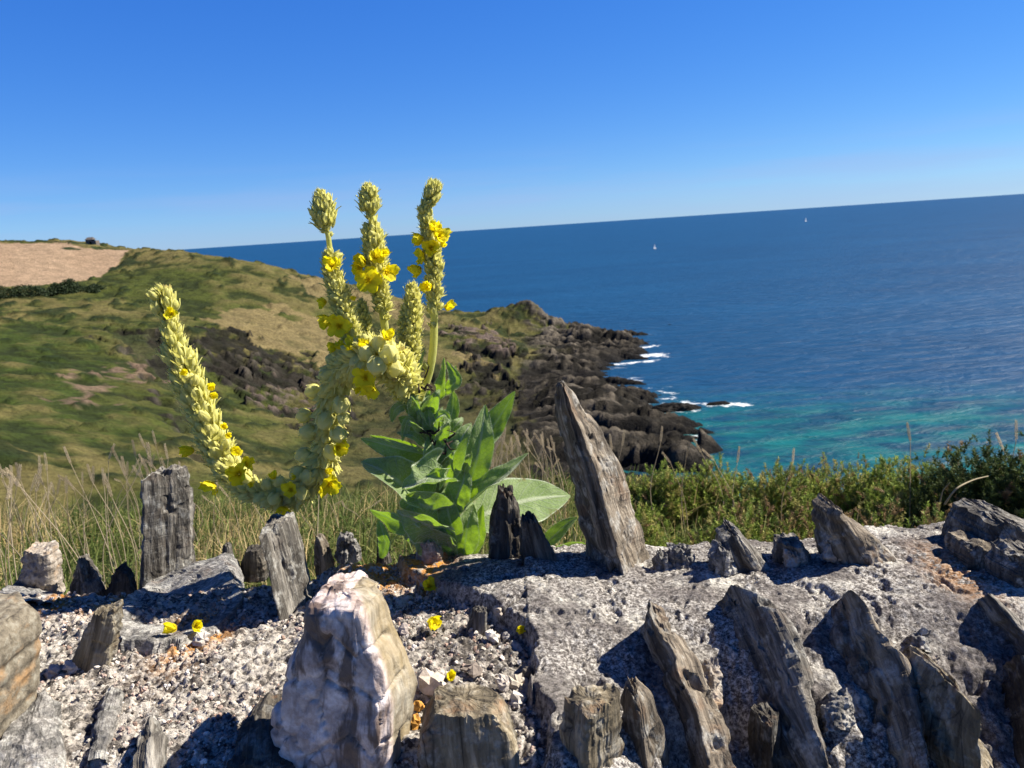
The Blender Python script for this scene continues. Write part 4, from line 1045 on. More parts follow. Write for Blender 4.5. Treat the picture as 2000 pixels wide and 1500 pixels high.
_t = np.linspace(0, 1, 5); _w = .22 * np.sin(np.pi * np.clip(_t * .9 + .1, 0, 1)); _w[-1] = .01
_c = np.stack([0 * _t, -.30 - .36 * _t - .12 * _t ** 3, -.15 + 1.0 * _t], 1)          # the bract under each bud
BRV = np.stack([_c + np.outer(_w, [-1, 0, 0]), _c + [0, -.06, 0], _c + np.outer(_w, [1, 0, 0])], 1).reshape(-1, 3)
BUDV = np.r_[BV, SV, BRV]; BUDQ = np.r_[BQ, SQ + len(BV), grid_quads(3, 5) + len(BV) + len(SV)]; BUDT = np.r_[BT, ST, np.repeat(.15 + .75 * _t, 3)]
CV, CQ, CT = bud_template(18, 13, 4, 1.22); S2V, S2Q, S2T = sepal_template(5, 8)
CAPV = np.r_[CV, S2V * np.array([1.12, 1.12, .86])]; CAPQ = np.r_[CQ, S2Q + len(CV)]; CAPT = np.r_[CT, S2T]

def dirs(t, az, alpha):                # outward direction from a stalk tangent
    x_ = np.cross(t, np.array([0.2, 0.9, 0.37])); x_ /= np.linalg.norm(x_, axis=1)[:, None]
    y_ = np.cross(t, x_)
    out = np.cos(az)[:, None] * x_ + np.sin(az)[:, None] * y_
    d = out * np.cos(alpha)[:, None] + t * np.sin(alpha)[:, None]
    return out, d / np.linalg.norm(d, axis=1)[:, None]
def inst_mats(pos, d, length, width, roll):
    k = len(pos)
    up = np.tile(np.array([[.13, .2, .97]]), (k, 1))
    x_ = np.cross(up, d); x_ /= np.linalg.norm(x_, axis=1)[:, None] + 1e-9
    y_ = np.cross(d, x_)
    cx, sx_ = np.cos(roll)[:, None], np.sin(roll)[:, None]
    x2, y2 = cx * x_ + sx_ * y_, -sx_ * x_ + cx * y_
    return np.stack([x2 * width[:, None], y2 * width[:, None], d * length[:, None], pos], 2)

def arm_shift(px):
    return float(np.interp(px, [300, 440, 480, 520, 565, 645, 690, 725, 760, 800], [.085, .075, .065, .058, .055, .062, .02, -.02, -.02, 0]))

def spike(label, pts, nb, stem, blen=(0.010, 0.014), alpha=(20, 45), seed=1, dens=None, green=0.3, brown=0.0, parent=plant, up_only=False):
    """pts: (px, py, dy, radius in px) from base to tip"""
    c = np.array([np.r_[pl(p[0], p[1], p[2]), p[3] * PXM] for p in pts])
    N = 160
    k = cr(c, N); ctr, rad = k[:, :3], np.maximum(k[:, 3], 0.0008)
    rad = rad * .92
    tan = np.gradient(ctr, axis=0); tan /= np.linalg.norm(tan, axis=1)[:, None]
    r = np.random.default_rng(seed)
    b = Bag()
    st = np.linspace(stem[0], stem[1], N)
    tube(b, ctr, np.minimum(st, rad * .8 + .0006), 10, (0.0, 1.0, 0))
    if dens is not None:
        dd = np.interp(np.linspace(0, 1, N), dens[0], dens[1])
    else: dd = np.ones(N)
    wgt = np.cumsum(dd * (0.25 + rad / rad.max())); wgt = wgt / wgt[-1]
    ti = np.interp((np.arange(nb) + .5) / nb, wgt, np.arange(N)); ii = ti.astype(int)
    pos, rr, tg = ctr[ii], rad[ii], tan[ii]
    az = np.arange(nb) * 2.39996 + r.normal(0, .25, nb)
    al = np.radians(np.interp(ii / N, [0, .86, 1], [alpha[0], alpha[1], max(alpha[1], 74)]) + r.normal(0, 9, nb))
    out, d = dirs(tg, az, al)
    L = np.interp(rr, [0.004, 0.022], [blen[0] * .8, blen[1]]) * r.uniform(.82, 1.18, nb)
    L = np.minimum(L, rr * np.interp(ii / N, [0, .8, .93, 1], [1.75, 1.7, 1.25, 1.1]) + .0022)
    inner = np.maximum(rr - L * np.cos(al), st[ii] * .5)
    p0 = pos + out * inner[:, None]
    Wd = L * r.uniform(.80, 1.05, nb)
    Mx = inst_mats(p0, d, L, Wd, r.uniform(0, 6, nb))
    var = r.random(nb)
    C = np.zeros((nb, len(BUDV), 3)); C[:, :, 0] = BUDT[None] * r.uniform(.35, 1, (nb, 1)); C[:, :, 1] = (green + (1 - green) * var * .6)[:, None] * (1 - .6 * BUDT[None])
    bm_ = (r.random(nb) < brown); C[:, :, 2] = np.where(bm_[:, None], .75 * sstep(.55, .95, BUDT)[None], 0)
    b.inst(BUDV, BUDQ, None, Mx, C)
    # woolly hairs along the outline
    nh = nb * 26
    i2 = r.integers(0, nb, nh); dh = d[i2] + .9 * r.standard_normal((nh, 3)); dh /= np.linalg.norm(dh, axis=1)[:, None]
    ph = p0[i2] + d[i2] * (L[i2] * r.uniform(.2, .95, nh))[:, None] + dh * (Wd[i2] * .3)[:, None]
    sd_ = np.cross(dh, r.standard_normal((nh, 3))); sd_ /= np.linalg.norm(sd_, axis=1)[:, None]
    hl = r.uniform(.0014, .0034, nh)[:, None]; wv_ = 0.00012
    HV = np.stack([ph - sd_ * wv_, ph + sd_ * wv_, ph + dh * hl], 1).reshape(-1, 3)
    b.add(HV, None, np.arange(nh * 3).reshape(-1, 3), (1, 0, 0))
    o = build(b, 'flower_spike', BUD, ctr[0], parent)
    if label: o['label'] = label
    return o

spA = spike('tall upright flower spike with bare neck below its pointed bud head',
      [(735,735,.01,13),(700,700,.0,20),(684,650,0,23),(668,600,0,22),(655,555,0,20),(648,515,0,17),(644,485,0,10),(641,462,0,5),(637,449,0,7),(635,440,0,21),(633,418,0,20),(630,395,0,13),(626,380,0,7),(622,371,0,1.5)], 130, (.0055,.0022), (.0135,.0185), (25,62), 11,
      dens=([0,.05,.62,.68,.72,.745,.77,.80,1],[.4,1,1,.5,.12,.02,.02,1.3,1.5]), green=.45)
spB = spike('middle upright flower spike with a cone of tight buds',
      [(762,690,.04,5),(752,640,.04,9),(745,590,.035,17),(738,545,.03,24),(733,505,.03,24),(730,470,.03,21),(727,445,.03,15),(725,430,.03,8),(724,420,.03,6),(724,413,.03,19),(722,392,.03,18),(720,372,.03,9),(717,358,.03,1.5)], 108, (.0055,.0022), (.0125,.0170), (25,62), 12,
      dens=([0,.2,.3,.72,.79,.82,1],[.05,.1,.9,1.1,.3,1.3,1.5]), green=.5)
spC = spike('rightmost flower spike on a bare stem with crooked tip',
      [(800,830,.01,8),(822,775,0,8),(838,730,0,9),(846,680,0,10),(848,630,0,9),(848,590,0,11),(847,560,0,17),(846,520,0,18),(843,485,0,17),(838,455,0,15),(832,430,0,14),(828,412,0,10),(832,402,0,10),(838,395,0,15),(843,378,0,14),(847,365,0,10),(851,352,0,1.5)], 92, (.0062,.0024), (.0120,.0160), (25,60), 13,
      dens=([0,.38,.47,.52,.75,.8,.88,1],[.01,.03,.25,1,1,.7,1.3,1.5]), green=.6)
spD = spike('short thin bud spike behind the flowers', [(722,680,.03,9),(716,650,.03,14),(712,620,.03,13),(708,600,.03,9),(704,586,.03,2)], 55, (.003,.0015), (.008,.011), (25,62), 14, green=.6)
spE = spike('short dense bud spike without flowers', [(808,715,.02,10),(803,680,.02,19),(803,640,.02,21),(805,605,.02,18),(806,575,.02,13),(806,552,.02,2)], 60, (.004,.0015), (.0125,.016), (25,62), 15, green=.55)
spE2 = spike('smallest side bud spike beside the dense one', [(790,690,.015,5),(786,660,.015,9),(785,635,.015,9),(785,610,.015,3)], 30, (.002,.001), (.007,.010), (25,62), 16, green=.55)
spF = spike('long thick flower spike drooping in a U and rising again',
      [(p_[0], p_[1], p_[2] + arm_shift(p_[0]), p_[3]) for p_ in [(800,775,-.01,14),(785,735,-.02,40),(755,705,-.025,46),(715,695,-.03,40),(680,715,-.03,36),(655,755,-.03,29),(645,800,-.03,30),(642,850,-.03,30),(632,900,-.03,30),(605,945,-.03,27),(565,968,-.03,27),(520,965,-.03,26),(475,945,-.03,28),(440,905,-.03,33),(412,850,-.03,33),(390,795,-.03,32),(366,740,-.03,31),(348,695,-.03,26),(338,655,-.03,20),(332,625,-.03,15),(325,600,-.03,22),(316,580,-.03,19),(306,566,-.03,3)]],
      400, (.0075,.002), (.015,.0225), (14,58), 17, green=.05, brown=.04)

def capsule(parent, px, py, dx, dy_, size, dep=-.03, seed=0, asp=.94):
    r = np.random.default_rng(seed)
    d = nrm(R * dx - U * dy_ - F * (.35 + .3 * r.random())); L = size * PXM
    pos = pl(px, py, dep) - d * L * .5
    Mx = inst_mats(pos[None], d[None], np.array([L]), np.array([L * asp]), np.array([r.uniform(0, 6)]))
    b = Bag(); C = np.zeros((1, len(CAPV), 3)); C[0, :, 0] = .25 + .7 * CAPT; C[0, :, 1] = .25 * (1 - CAPT)
    b.inst(CAPV, CAPQ, None, Mx, C)
    dn = r.standard_normal((260, 3)); dn /= np.linalg.norm(dn, axis=1)[:, None]
    ph = pos + d * L * .5 + dn * L * .42; s_ = np.cross(dn, r.standard_normal((260, 3))) * .00007
    b.add(np.stack([ph - s_, ph + s_, ph + dn * r.uniform(.001, .0022, (260, 1))], 1).reshape(-1, 3), None, np.arange(780).reshape(-1, 3), (1, 0, 0))
    return build(b, 'seed_capsule', BUD, pos, parent)
for k, (px, py, dx, dy_, sz, dp) in enumerate((
   (652,703,-.8,-.2,38,-.045),(640,730,-.9,.2,40,-.05),(698,707,-.7,.3,36,-.06),(667,792,.2,.6,40,-.058),(634,823,-.1,.7,40,-.058),(661,850,.3,.3,38,-.055),(600,844,-.7,-.1,40,-.04),(611,765,-.9,.1,36,-.03),(592,812,-1,.2,34,-.03),
   (648,884,.4,.6,38,-.058),(672,818,.7,.5,28,-.05),(592,890,-.8,.3,38,-.035),(580,925,-.8,.4,36,-.04),(735,715,-.2,.4,40,-.068),(715,690,-.1,-.3,34,-.068),(760,690,.1,-.5,40,-.065),(772,720,.4,.1,36,-.06),(740,672,0,-.8,36,-.05),
   (440,868,.6,.2,30,-.056),(398,812,-.4,.3,28,-.055),(380,742,.6,-.3,26,-.052),(425,908,-.5,.5,28,-.052),
   (520,945,-.1,-.7,28,-.05),(545,940,.2,-.6,28,-.05),(600,930,.3,-.4,34,-.05),(590,965,.2,.5,32,-.058),(535,975,-.2,.6,30,-.055),(505,975,-.6,.4,26,-.05))):
    left_arm = px < 480
    if left_arm: dy_ = dy_ * .5 - .75; dx = dx * .7
    capsule(spF, px, py, dx, dy_, sz * (1.12 if left_arm else .95), dp + .006 + arm_shift(px), 200 + k, .62 if left_arm else .94)

# flowers
def flower_mesh(name, openness, crumple, seed, npet=5, stam=True):
    r = np.random.default_rng(seed); b = Bag()
    m = 8
    for k in range(npet):
        a = 2 * np.pi * k / npet + r.normal(0, .12)
        t, u = np.meshgrid(np.linspace(0.03, 1, m), np.linspace(-1, 1, m)); t, u = t.ravel(), u.ravel()
        wd = 0.46 * np.sin(np.pi * np.clip(t * .72 + .06, 0, 1)) ** .7
        rr = t * (1.0 - .12 * u * u * t)
        el = (1 - openness) * 1.35
        z_ = np.sin(el) * rr * 0.9 + .25 * rr ** 2 * (1 - openness) - .10 * openness * rr ** 2 + .16 * u * u * t
        x_ = np.cos(el) * rr * (1 - .25 * (1 - openness) * t); y_ = wd * u * (1 - .2 * (1 - openness) * t)
        V = np.c_[x_, y_, z_]
        nz = np.stack([fbm(V * 2.6 + seed * 3 + k * 7 + j * 31, 2, seed + j) for j in range(3)], 1)
        V = V + crumple * nz * t[:, None]
        V[:, 2] += .02 * k
        ca_, sa_ = np.cos(a), np.sin(a)
        V = np.c_[V[:, 0] * ca_ - V[:, 1] * sa_, V[:, 0] * sa_ + V[:, 1] * ca_, V[:, 2]]
        C = np.zeros((len(V), 3)); C[:, 0] = .55 * sstep(.28, .1, t)
        b.add(V, grid_quads(m, m), None, C)
    if stam:
        for k in range(5):
            a = 2 * np.pi * k / 5 + .4
            p = np.array([[.04 * np.cos(a), .04 * np.sin(a), .02], [.12 * np.cos(a), .12 * np.sin(a), .2], [.17 * np.cos(a), .17 * np.sin(a), .34]])
            tube(b, p, [.03, .03, .06], 6, (.8, 0, 0))
    return b.mesh(name, PETAL)
FM = [flower_mesh('flower', .92, .10, 1), flower_mesh('flower', .55, .24, 2), flower_mesh('flower', .30, .30, 3), flower_mesh('flower', .18, .26, 4, stam=False), flower_mesh('flower', .70, .32, 5), flower_mesh('flower', .42, .36, 6)]
def put(o, wpos, A, parent=None):
    base = WL[parent] if parent is not None else np.zeros(3)
    Mx = Matrix.Identity(4)
    for r_ in range(3):
        for c2 in range(3): Mx[r_][c2] = A[r_, c2]
        Mx[r_][3] = wpos[r_] - base[r_]
    if parent is not None: o.parent = parent
    o.matrix_basis = Mx
def flower(parent, px, py, size, kind, dx=0., dy_=0., toward=1., dep=-.02, seed=0):
    o = bpy.data.objects.new('flower', FM[kind]); COL.objects.link(o)
    r = np.random.default_rng(seed)
    d = nrm(R * dx - U * dy_ - F * toward)
    s = size * .5 * PXM * (1.0 if kind == 0 else 1.18)
    A = frame(d, nrm(r.standard_normal(3))) * s
    if parent is spF: dep += arm_shift(px)
    put(o, pl(px, py, dep) - d * s * (.1 if kind == 0 else .45), A, parent)
fl = [(spA,648,517,38,5,.2,-.3,1,-.018),(spA,630,590,30,2,-1,.2,.3,-.01),(spA,636,626,44,2,-1,.3,.35,-.012),(spA,661,637,44,4,0,0,1,-.026),(spA,650,678,32,2,-1,.4,.3,-.012),(spA,688,582,18,3,.8,.2,.4,-.012),
 (spB,735,500,36,1,.3,-.2,1,.008),(spB,703,512,46,1,-.9,.2,.6,.015),(spB,720,547,56,0,-.15,.15,1,.008),(spB,760,531,46,1,.9,.15,.6,.015),(spB,748,496,30,2,.5,-.4,.7,.008),(spB,698,525,38,1,-.8,.5,.7,.015),
 (spC,860,459,44,5,.7,-.3,.8,-.014),(spC,842,484,38,5,0,0,1,-.018),(spC,818,466,38,2,-1,.1,.3,-.006),(spC,820,500,40,1,-1,.2,.5,-.006),(spC,814,528,40,2,-.8,.6,.4,-.006),(spC,834,560,40,3,-.2,.1,1,-.018),(spC,876,599,34,3,.8,-.5,.4,-.002),(spC,850,445,36,2,.2,-.8,.6,-.01),(spC,864,478,22,3,.6,0,.8,-.012),
 (spF,692,674,42,5,-.2,-.6,.7,-.062),(spF,670,676,34,3,-.7,-.4,.6,-.055),(spF,708,672,30,2,.4,-.6,.7,-.06),(spF,757,656,36,2,0,-.9,.5,-.05),(spF,712,740,44,4,0,.2,1,-.075),(spF,722,764,42,1,-.1,.7,.7,-.06),(spF,700,760,24,3,-.3,.6,.7,-.05),
 (spF,664,876,44,1,.8,.2,.6,-.05),(spF,645,950,46,4,.4,.4,.8,-.06),(spF,566,957,38,1,0,-.1,1,-.066),(spF,553,999,42,1,0,1,.5,-.05),(spF,533,930,28,2,-.2,-.9,.4,-.05),(spF,640,920,24,3,.9,.1,.3,-.05),(spF,575,930,24,2,-.8,0,.6,-.04),
 (spF,464,926,52,5,.1,-.1,1,-.075),(spF,410,952,50,1,-.4,.7,.7,-.055),(spF,369,881,42,3,-1,.2,.3,-.05),(spF,334,612,30,5,.2,0,1,-.055),(spF,362,727,26,3,-.1,0,1,-.063),(spF,410,756,30,3,.7,-.1,.8,-.06),(spF,414,772,28,3,.8,.2,.7,-.06),(spF,458,881,34,2,.8,-.3,.6,-.062),(spF,482,905,36,5,.8,-.3,.6,-.06),(spF,437,833,26,3,.4,-.2,1,-.066),(spF,445,850,24,3,.7,0,1,-.066),(spF,490,945,22,3,.3,.3,1,-.06)]
for k, f_ in enumerate(fl): flower(*f_, seed=300 + k)

# stem and leaves
b = Bag()
sp_ = cr(np.array([pl(895,1130), pl(880,1040), pl(866,960), pl(850,890), pl(832,830), pl(812,790), pl(800,770)]), 40)
tube(b, sp_, np.linspace(.0135, .0085, 40), 14, (.16, .21, .07))
tube(b, cr(np.array([pl(800,770), pl(776,730,.02), pl(764,700,.035), pl(757,670,.04)]), 14), .0045, 8, (.18, .23, .08))
tube(b, cr(np.array([pl(806,780), pl(806,740,.015), pl(806,705,.02)]), 10), .004, 8, (.18, .23, .08))
build(b, 'stem', STALK, root, plant)

def leaf(pts, hw, roll=0., fold=.35, curl=.0, wave=.10, seed=1, shape=.85, tipw=0.0, fuzz=True):
    """pts: (px, py, dy) along the midrib; hw: half width in px; roll: turn about the midrib, degrees"""
    c = np.array([pl(*p) for p in pts]); N, Mw = 34, 15
    k = cr(c, N); t = np.gradient(k, axis=0); t /= np.linalg.norm(t, axis=1)[:, None]
    n0 = -F[None] - t * (t @ -F)[:, None]; n0 /= np.linalg.norm(n0, axis=1)[:, None]
    w0 = np.cross(t, n0); a = math.radians(roll)
    wv = w0 * math.cos(a) + n0 * math.sin(a); nv = -w0 * math.sin(a) + n0 * math.cos(a)
    s = np.linspace(0, 1, N)
    prof = np.sin(np.pi * np.clip(s, 0.02, 1) ** shape) ** .8 * (1 - tipw * s) + .05 * (1 - s)
    prof[-1] = .02
    hwm = hw * PXM * prof
    u = np.linspace(-1, 1, Mw)
    ang = u[None, :] * curl
    lat = np.where(abs(curl) < 1e-3, u[None, :], np.sin(ang) / (curl if abs(curl) > 1e-3 else 1))
    lif = np.abs(u)[None, :] * fold + (0 if abs(curl) < 1e-3 else (1 - np.cos(ang)) / curl)
    V = k[:, None] + hwm[:, None, None] * (lat[:, :, None] * wv[:, None] * math.cos(fold * .8) + lif[:, :, None] * nv[:, None])
    uu = np.tile(u, N); ss = np.repeat(s, Mw)
    V = V.reshape(-1, 3); nvr = np.repeat(nv, Mw, 0)
    wav = vnoise(np.c_[ss * 6 + seed * 9, np.sign(uu) * 3.0 + uu, 0 * uu], seed) * np.abs(uu) ** 1.5 + .35 * vnoise(np.c_[ss * 9 + seed, uu * 2.5, 0 * uu + 5], seed)
    V = V + nvr * (wav * wave * 2.2 * np.repeat(hwm, Mw) )[:, None]
    b = Bag(); L = np.c_[uu, ss, 0 * uu]
    b.add(V, grid_quads(Mw, N), None, None, L)
    if fuzz:                            # short white hairs on the margin
        r = np.random.default_rng(seed); g = V.reshape(N, Mw, 3); nh = 420
        side = r.integers(0, 2, nh); f_ = r.uniform(.03, .99, nh) * (N - 1); i0 = f_.astype(int); fr_ = (f_ - i0)[:, None]
        e = np.where(side == 0, 0, Mw - 1)
        p0 = g[i0, e] * (1 - fr_) + g[np.minimum(i0 + 1, N - 1), e] * fr_
        od = p0 - g[i0, Mw // 2]; od /= np.linalg.norm(od, axis=1)[:, None] + 1e-9
        od = od + .7 * r.standard_normal((nh, 3)); od /= np.linalg.norm(od, axis=1)[:, None]
        sd_ = np.cross(od, r.standard_normal((nh, 3))); sd_ /= np.linalg.norm(sd_, axis=1)[:, None]
        b.add(np.stack([p0 - sd_ * .00012, p0 + sd_ * .00012, p0 + od * r.uniform(.0008, .0022, (nh, 1))], 1).reshape(-1, 3), None, np.arange(nh * 3).reshape(-1, 3), None, np.tile([.97, .5, 0], (nh * 3, 1)))
    return build(b, 'leaf', LEAF, k[0], plant)
LEAVES = [
 # upper right group
 ([(905,905,.03),(940,862,.05),(975,815,.06),(1006,764,.06)], 27, 20, .25, 0, .08),
 ([(912,965,-.01),(930,900,-.02),(940,850,-.02),(948,790,-.01)], 29, -12, .30, 0, .10),
 ([(868,940,-.01),(885,895,-.03),(905,850,-.03),(921,826,-.02)], 26, 18, .35, 0, .10),
 ([(880,862,0),(885,840,-.01),(895,825,-.01),(903,815,0)], 13, 20, .3, 0, .1),
 ([(868,850,.02),(880,815,.03),(885,785,.03),(884,762,.02)], 14, -20, .25, 0, .08),
 ([(850,790,0),(862,765,-.01),(868,735,-.01),(867,698,0)], 13, 35, .5, 0, .2),
 ([(862,770,.01),(880,755,0),(890,740,0),(872,705,.0)], 13, 10, .5, 0, .25),
 ([(870,768,.01),(884,750,.01),(889,735,.01),(890,713,.01)], 6, 20, .3, 0, .1),
 ([(905,930,-.02),(913,905,-.03),(918,890,-.03),(917,880,-.02)], 8, 20, .3, 0, .1),
 # left
 ([(845,890,0),(800,880,-.01),(755,868,-.01),(704,856,0)], 25, 30, .55, 0, .06),
 ([(835,885,.01),(790,868,.02),(750,858,.02),(722,850,.02)], 14, 30, .4, 0, .06),
 ([(850,985,-.01),(800,955,-.04),(755,925,-.05),(706,901,-.03)], 44, -50, .25, .5, .14),
 ([(865,930,-.05),(840,932,-.08),(812,945,-.09),(786,952,-.08)], 38, -48, .35, .9, .20),
 ([(850,925,-.06),(862,920,-.075),(875,915,-.07)], 20, -30, .5, .6, .3),
 ([(872,1060,0),(825,1030,-.01),(770,1015,0),(722,995,.02)], 28, 35, .35, 0, .10),
 ([(875,1040,-.02),(835,1025,-.05),(800,1010,-.06),(775,1000,-.05)], 40, 30, .3, .3, .10),
 ([(870,1000,-.02),(835,990,-.05),(805,985,-.05),(790,995,-.04)], 40, 20, .2, .3, .12),
 ([(885,1080,-.01),(850,1058,-.03),(815,1050,-.04),(790,1052,-.03)], 34, 15, .2, .2, .10),
 ([(888,1085,-.01),(870,1050,-.03),(858,1030,-.035),(855,1018,-.03)], 17, 20, .3, .2, .10),
 ([(745,1090,.0),(752,1060,0),(745,1030,.0),(738,1015,0)], 15, 20, .2, .0, .10),
 # right
 ([(885,1010,-.01),(935,965,-.03),(985,930,-.03),(1033,884,-.02)], 27, 55, .35, .4, .16),
 ([(895,1030,.03),(960,1000,.06),(1040,975,.10),(1114,968,.14)], 62, 38, .10, .0, .05),
 ([(950,1035,.05),(1000,1010,.07),(1045,995,.10),(1085,985,.13)], 32, 38, .1, .0, .05),
 ([(1050,1075,.06),(1078,1050,.06),(1105,1025,.06),(1128,1010,.06)], 17, 20, .4, 0, .06),
 ([(1050,1085,.055),(1090,1068,.055),(1125,1060,.055),(1145,1062,.055)], 18, -40, .3, .3, .08),
 # centre, backlit
 ([(905,1085,-.01),(910,1050,-.02),(915,1020,-.02),(925,985,-.01)], 27, 10, .25, 0, .10),
 ([(880,1000,-.02),(895,965,-.03),(905,940,-.03),(908,915,-.02)], 27, 12, .3, 0, .12),
 ([(925,1085,.0),(935,1050,.0),(940,1010,.0),(943,985,.0)], 17, 25, .4, 0, .10),
 ([(895,1060,-.02),(880,1020,-.03),(872,980,-.03),(870,950,-.02)], 22, 0, .3, 0, .10),
 ([(862,935,-.02),(850,900,-.03),(845,870,-.03),(842,845,-.02)], 24, -20, .3, 0, .12),
 ([(858,905,-.02),(872,880,-.03),(885,862,-.03),(900,845,-.02)], 20, 25, .4, 0, .12),
 ([(850,860,-.01),(842,835,-.03),(838,815,-.03),(836,795,-.02)], 15, 10, .4, 0, .15),
 ([(845,845,-.01),(852,818,-.03),(868,810,-.04),(880,822,-.03)], 10, 40, .4, .3, .15),
 ([(845,845,-.02),(856,834,-.03),(866,832,-.035),(872,838,-.03)], 8, 40, .4, .3, .15),
 ([(832,850,0),(815,840,0),(795,825,0),(778,815,.0)], 17, -20, .3, 0, .12),
 ([(830,870,-.01),(812,855,-.03),(795,848,-.03),(775,845,-.02)], 10, -40, .4, 0, .12),
 ([(825,825,-.01),(812,800,-.03),(808,780,-.03),(812,760,-.02)], 14, 10, .4, 0, .14),
 ([(835,815,-.01),(846,795,-.02),(852,780,-.02),(848,765,-.02)], 10, 15, .4, 0, .15),
 ([(812,790,0),(815,760,-.01),(818,730,-.01),(830,680,0)], 7, 30, .6, 0, .10),
 ([(805,800,.0),(790,790,-.02),(772,800,-.02),(765,825,-.01)], 11, 20, .4, 0, .12),
 ([(815,835,-.02),(798,820,-.03),(790,840,-.03),(786,862,-.03)], 9, 20, .4, 0, .12),
]
_r = np.random.default_rng(21)
for k in range(16):                    # narrow leaves crowding the flowering stem
    t_ = _r.uniform(.28, .92); q_ = np.array([[895,1080],[866,960],[850,890],[832,830],[812,790]], float); i_ = min(int(t_ * 4), 3); f_ = t_ * 4 - i_
    bx_, by_ = q_[i_] * (1 - f_) + q_[i_ + 1] * f_; sg_ = 1 if k % 3 else -1; ln = _r.uniform(48, 95) * (1.25 - .6 * t_)
    ax_, ay_ = sg_ * ln * _r.uniform(.25, .75), -ln * _r.uniform(.55, .95); dz = _r.uniform(-.05, .03)
    LEAVES.append(([(bx_, by_, -.005), (bx_ + ax_ * .4, by_ + ay_ * .45, dz * .6), (bx_ + ax_ * .8, by_ + ay_ * .8, dz), (bx_ + ax_ * 1.1, by_ + ay_ * .98, dz * .9)], ln * _r.uniform(.17, .24), -sg_ * _r.uniform(5, 45), _r.uniform(.35, .6), _r.uniform(0, .3), .16))
for k, (pts, hw, ro, fo, cu, wa) in enumerate(LEAVES):
    leaf(pts, hw, ro, fo, cu, wa, 400 + k)
# withered dark scraps on the stem
b = Bag(); r = np.random.default_rng(9)
for px, py, n_ in ((850,850,9),(815,765,3),(868,868,5),(835,760,2)):
    for k in range(n_):
        q0 = pl(px + r.normal(0, 9), py + r.normal(0, 8), -.035); q1 = q0 + r.normal(0, .006, 3); q2 = q1 + r.normal(0, .005, 3)
        b = Bag(); tube(b, cr(np.array([q0, q1, q2]), 7), np.linspace(.0016, .0005, 7), 5, (.045, .03, .022)); build(b, 'withered_scrap', STALK, q0, plant)
b = Bag(); tube(b, cr(np.array([pl(805,775,-.012), pl(820,752,-.012), pl(832,733,-.012), pl(838,715,-.011)]), 14), np.linspace(.002, .0008, 14), 6, (.04, .025, .02))
build(b, 'withered_scrap', STALK, pl(820,752), plant)

# ------------------------------------------------------------------ fallen flowers on the wall
def fallen(px, py, size, kind, label, seed, tilt=(0, 0, 1), lift=.002):
    o = bpy.data.objects.new('fallen_flower', FM[kind]); COL.objects.link(o)
    q, d = whit(px, py); s = size * .6 * d / FPX
    r = np.random.default_rng(seed)
    A = frame(nrm(tilt), nrm(r.standard_normal(3))) * s
    put(o, np.array([q[0], q[1], float(wall_z(q[:1], q[1:2])[0]) + s * .45 + lift]), A)
    tag(o, label, 'flower')
fallen(838,1165,38,5,'crumpled yellow flower lying in the pit nearest the orange lichen',1,(.4,-.6,.7))
fallen(838,1240,46,2,'largest fallen yellow flower, in the middle of the gravelly pit',2,(.8,-.5,.3))
fallen(1012,1248,30,3,'small yellow bud lying against the shaded edge of the mortar cap',3,(.5,-.6,.6))
fallen(885,1360,30,2,'yellow petals caught on top of the ribbed slate block',4,(0,-.6,.8),.012)
fallen(352,1258,40,3,'larger of two yellow buds lying below the lichened slab',5,(-.8,-.5,.3),.010)
fallen(384,1248,34,2,'smaller of two yellow buds lying below the lichened slab',6,(.7,-.6,.3),.008)
fallen(138,1156,26,3,'faded yellow petal lodged between small slates behind the wall edge',7,(.7,-.6,.3))
fallen(192,1152,26,3,'slim yellow-green petal beside the pointed slate flake',8,(.9,-.3,.2))

# ================================================================== GRASS, WEEDS AND GORSE
def blades(b, n, xr, yr, hr, wd, cols, seed, lean=.35, segs=4, dens=None, droop=.3):
    r = np.random.default_rng(seed)
    x = r.uniform(*xr, n); y = r.uniform(*yr, n)
    if dens is not None:
        k = r.random(n) < dens(x, y); x, y = x[k], y[k]; n = len(x)
    hh = r.uniform(*hr, n) * (.75 + .4 * (fbm(np.c_[x * 2.2, y * 2.2, 0 * x], 2, seed) + .5))
    z = zbank(x, y)
    az = r.uniform(0, 2 * np.pi, n); ln = np.abs(r.normal(0, lean, n))
    dx_, dy_ = np.cos(az) * ln + .12, np.sin(az) * ln
    t = np.linspace(0, 1, segs + 1)
    cx = x[:, None] + dx_[:, None] * hh[:, None] * (t ** 1.8)[None]
    cy = y[:, None] + dy_[:, None] * hh[:, None] * (t ** 1.8)[None]
    cz = z[:, None] + hh[:, None] * (t - droop * ln[:, None] * t ** 3)
    wa = r.uniform(0, np.pi, n); ww = wd * r.uniform(.6, 1.3, n)
    ex, ey = np.cos(wa)[:, None] * ww[:, None] * (1 - t ** 2 * .92)[None], np.sin(wa)[:, None] * ww[:, None] * (1 - t ** 2 * .92)[None]
    V = np.stack([np.stack([cx - ex, cy - ey, cz], 2), np.stack([cx + ex, cy + ey, cz], 2)], 2).reshape(-1, 3)
    q = grid_quads(2, segs + 1)
    Q = (q[None] + (np.arange(n) * 2 * (segs + 1))[:, None, None]).reshape(-1, 4)
    cols = np.array(cols); c = cols[r.integers(0, len(cols), n)] * r.uniform(.75, 1.25, (n, 1))
    b.add(V, Q, None, np.repeat(c, 2 * (segs + 1), 0))
    return np.stack([cx[:, -1], cy[:, -1], cz[:, -1]], 1), np.stack([cx[:, -1] - cx[:, -2], cy[:, -1] - cy[:, -2], cz[:, -1] - cz[:, -2]], 1)
TAN = [(.50, .38, .17), (.60, .47, .24), (.42, .31, .14), (.54, .42, .20)]
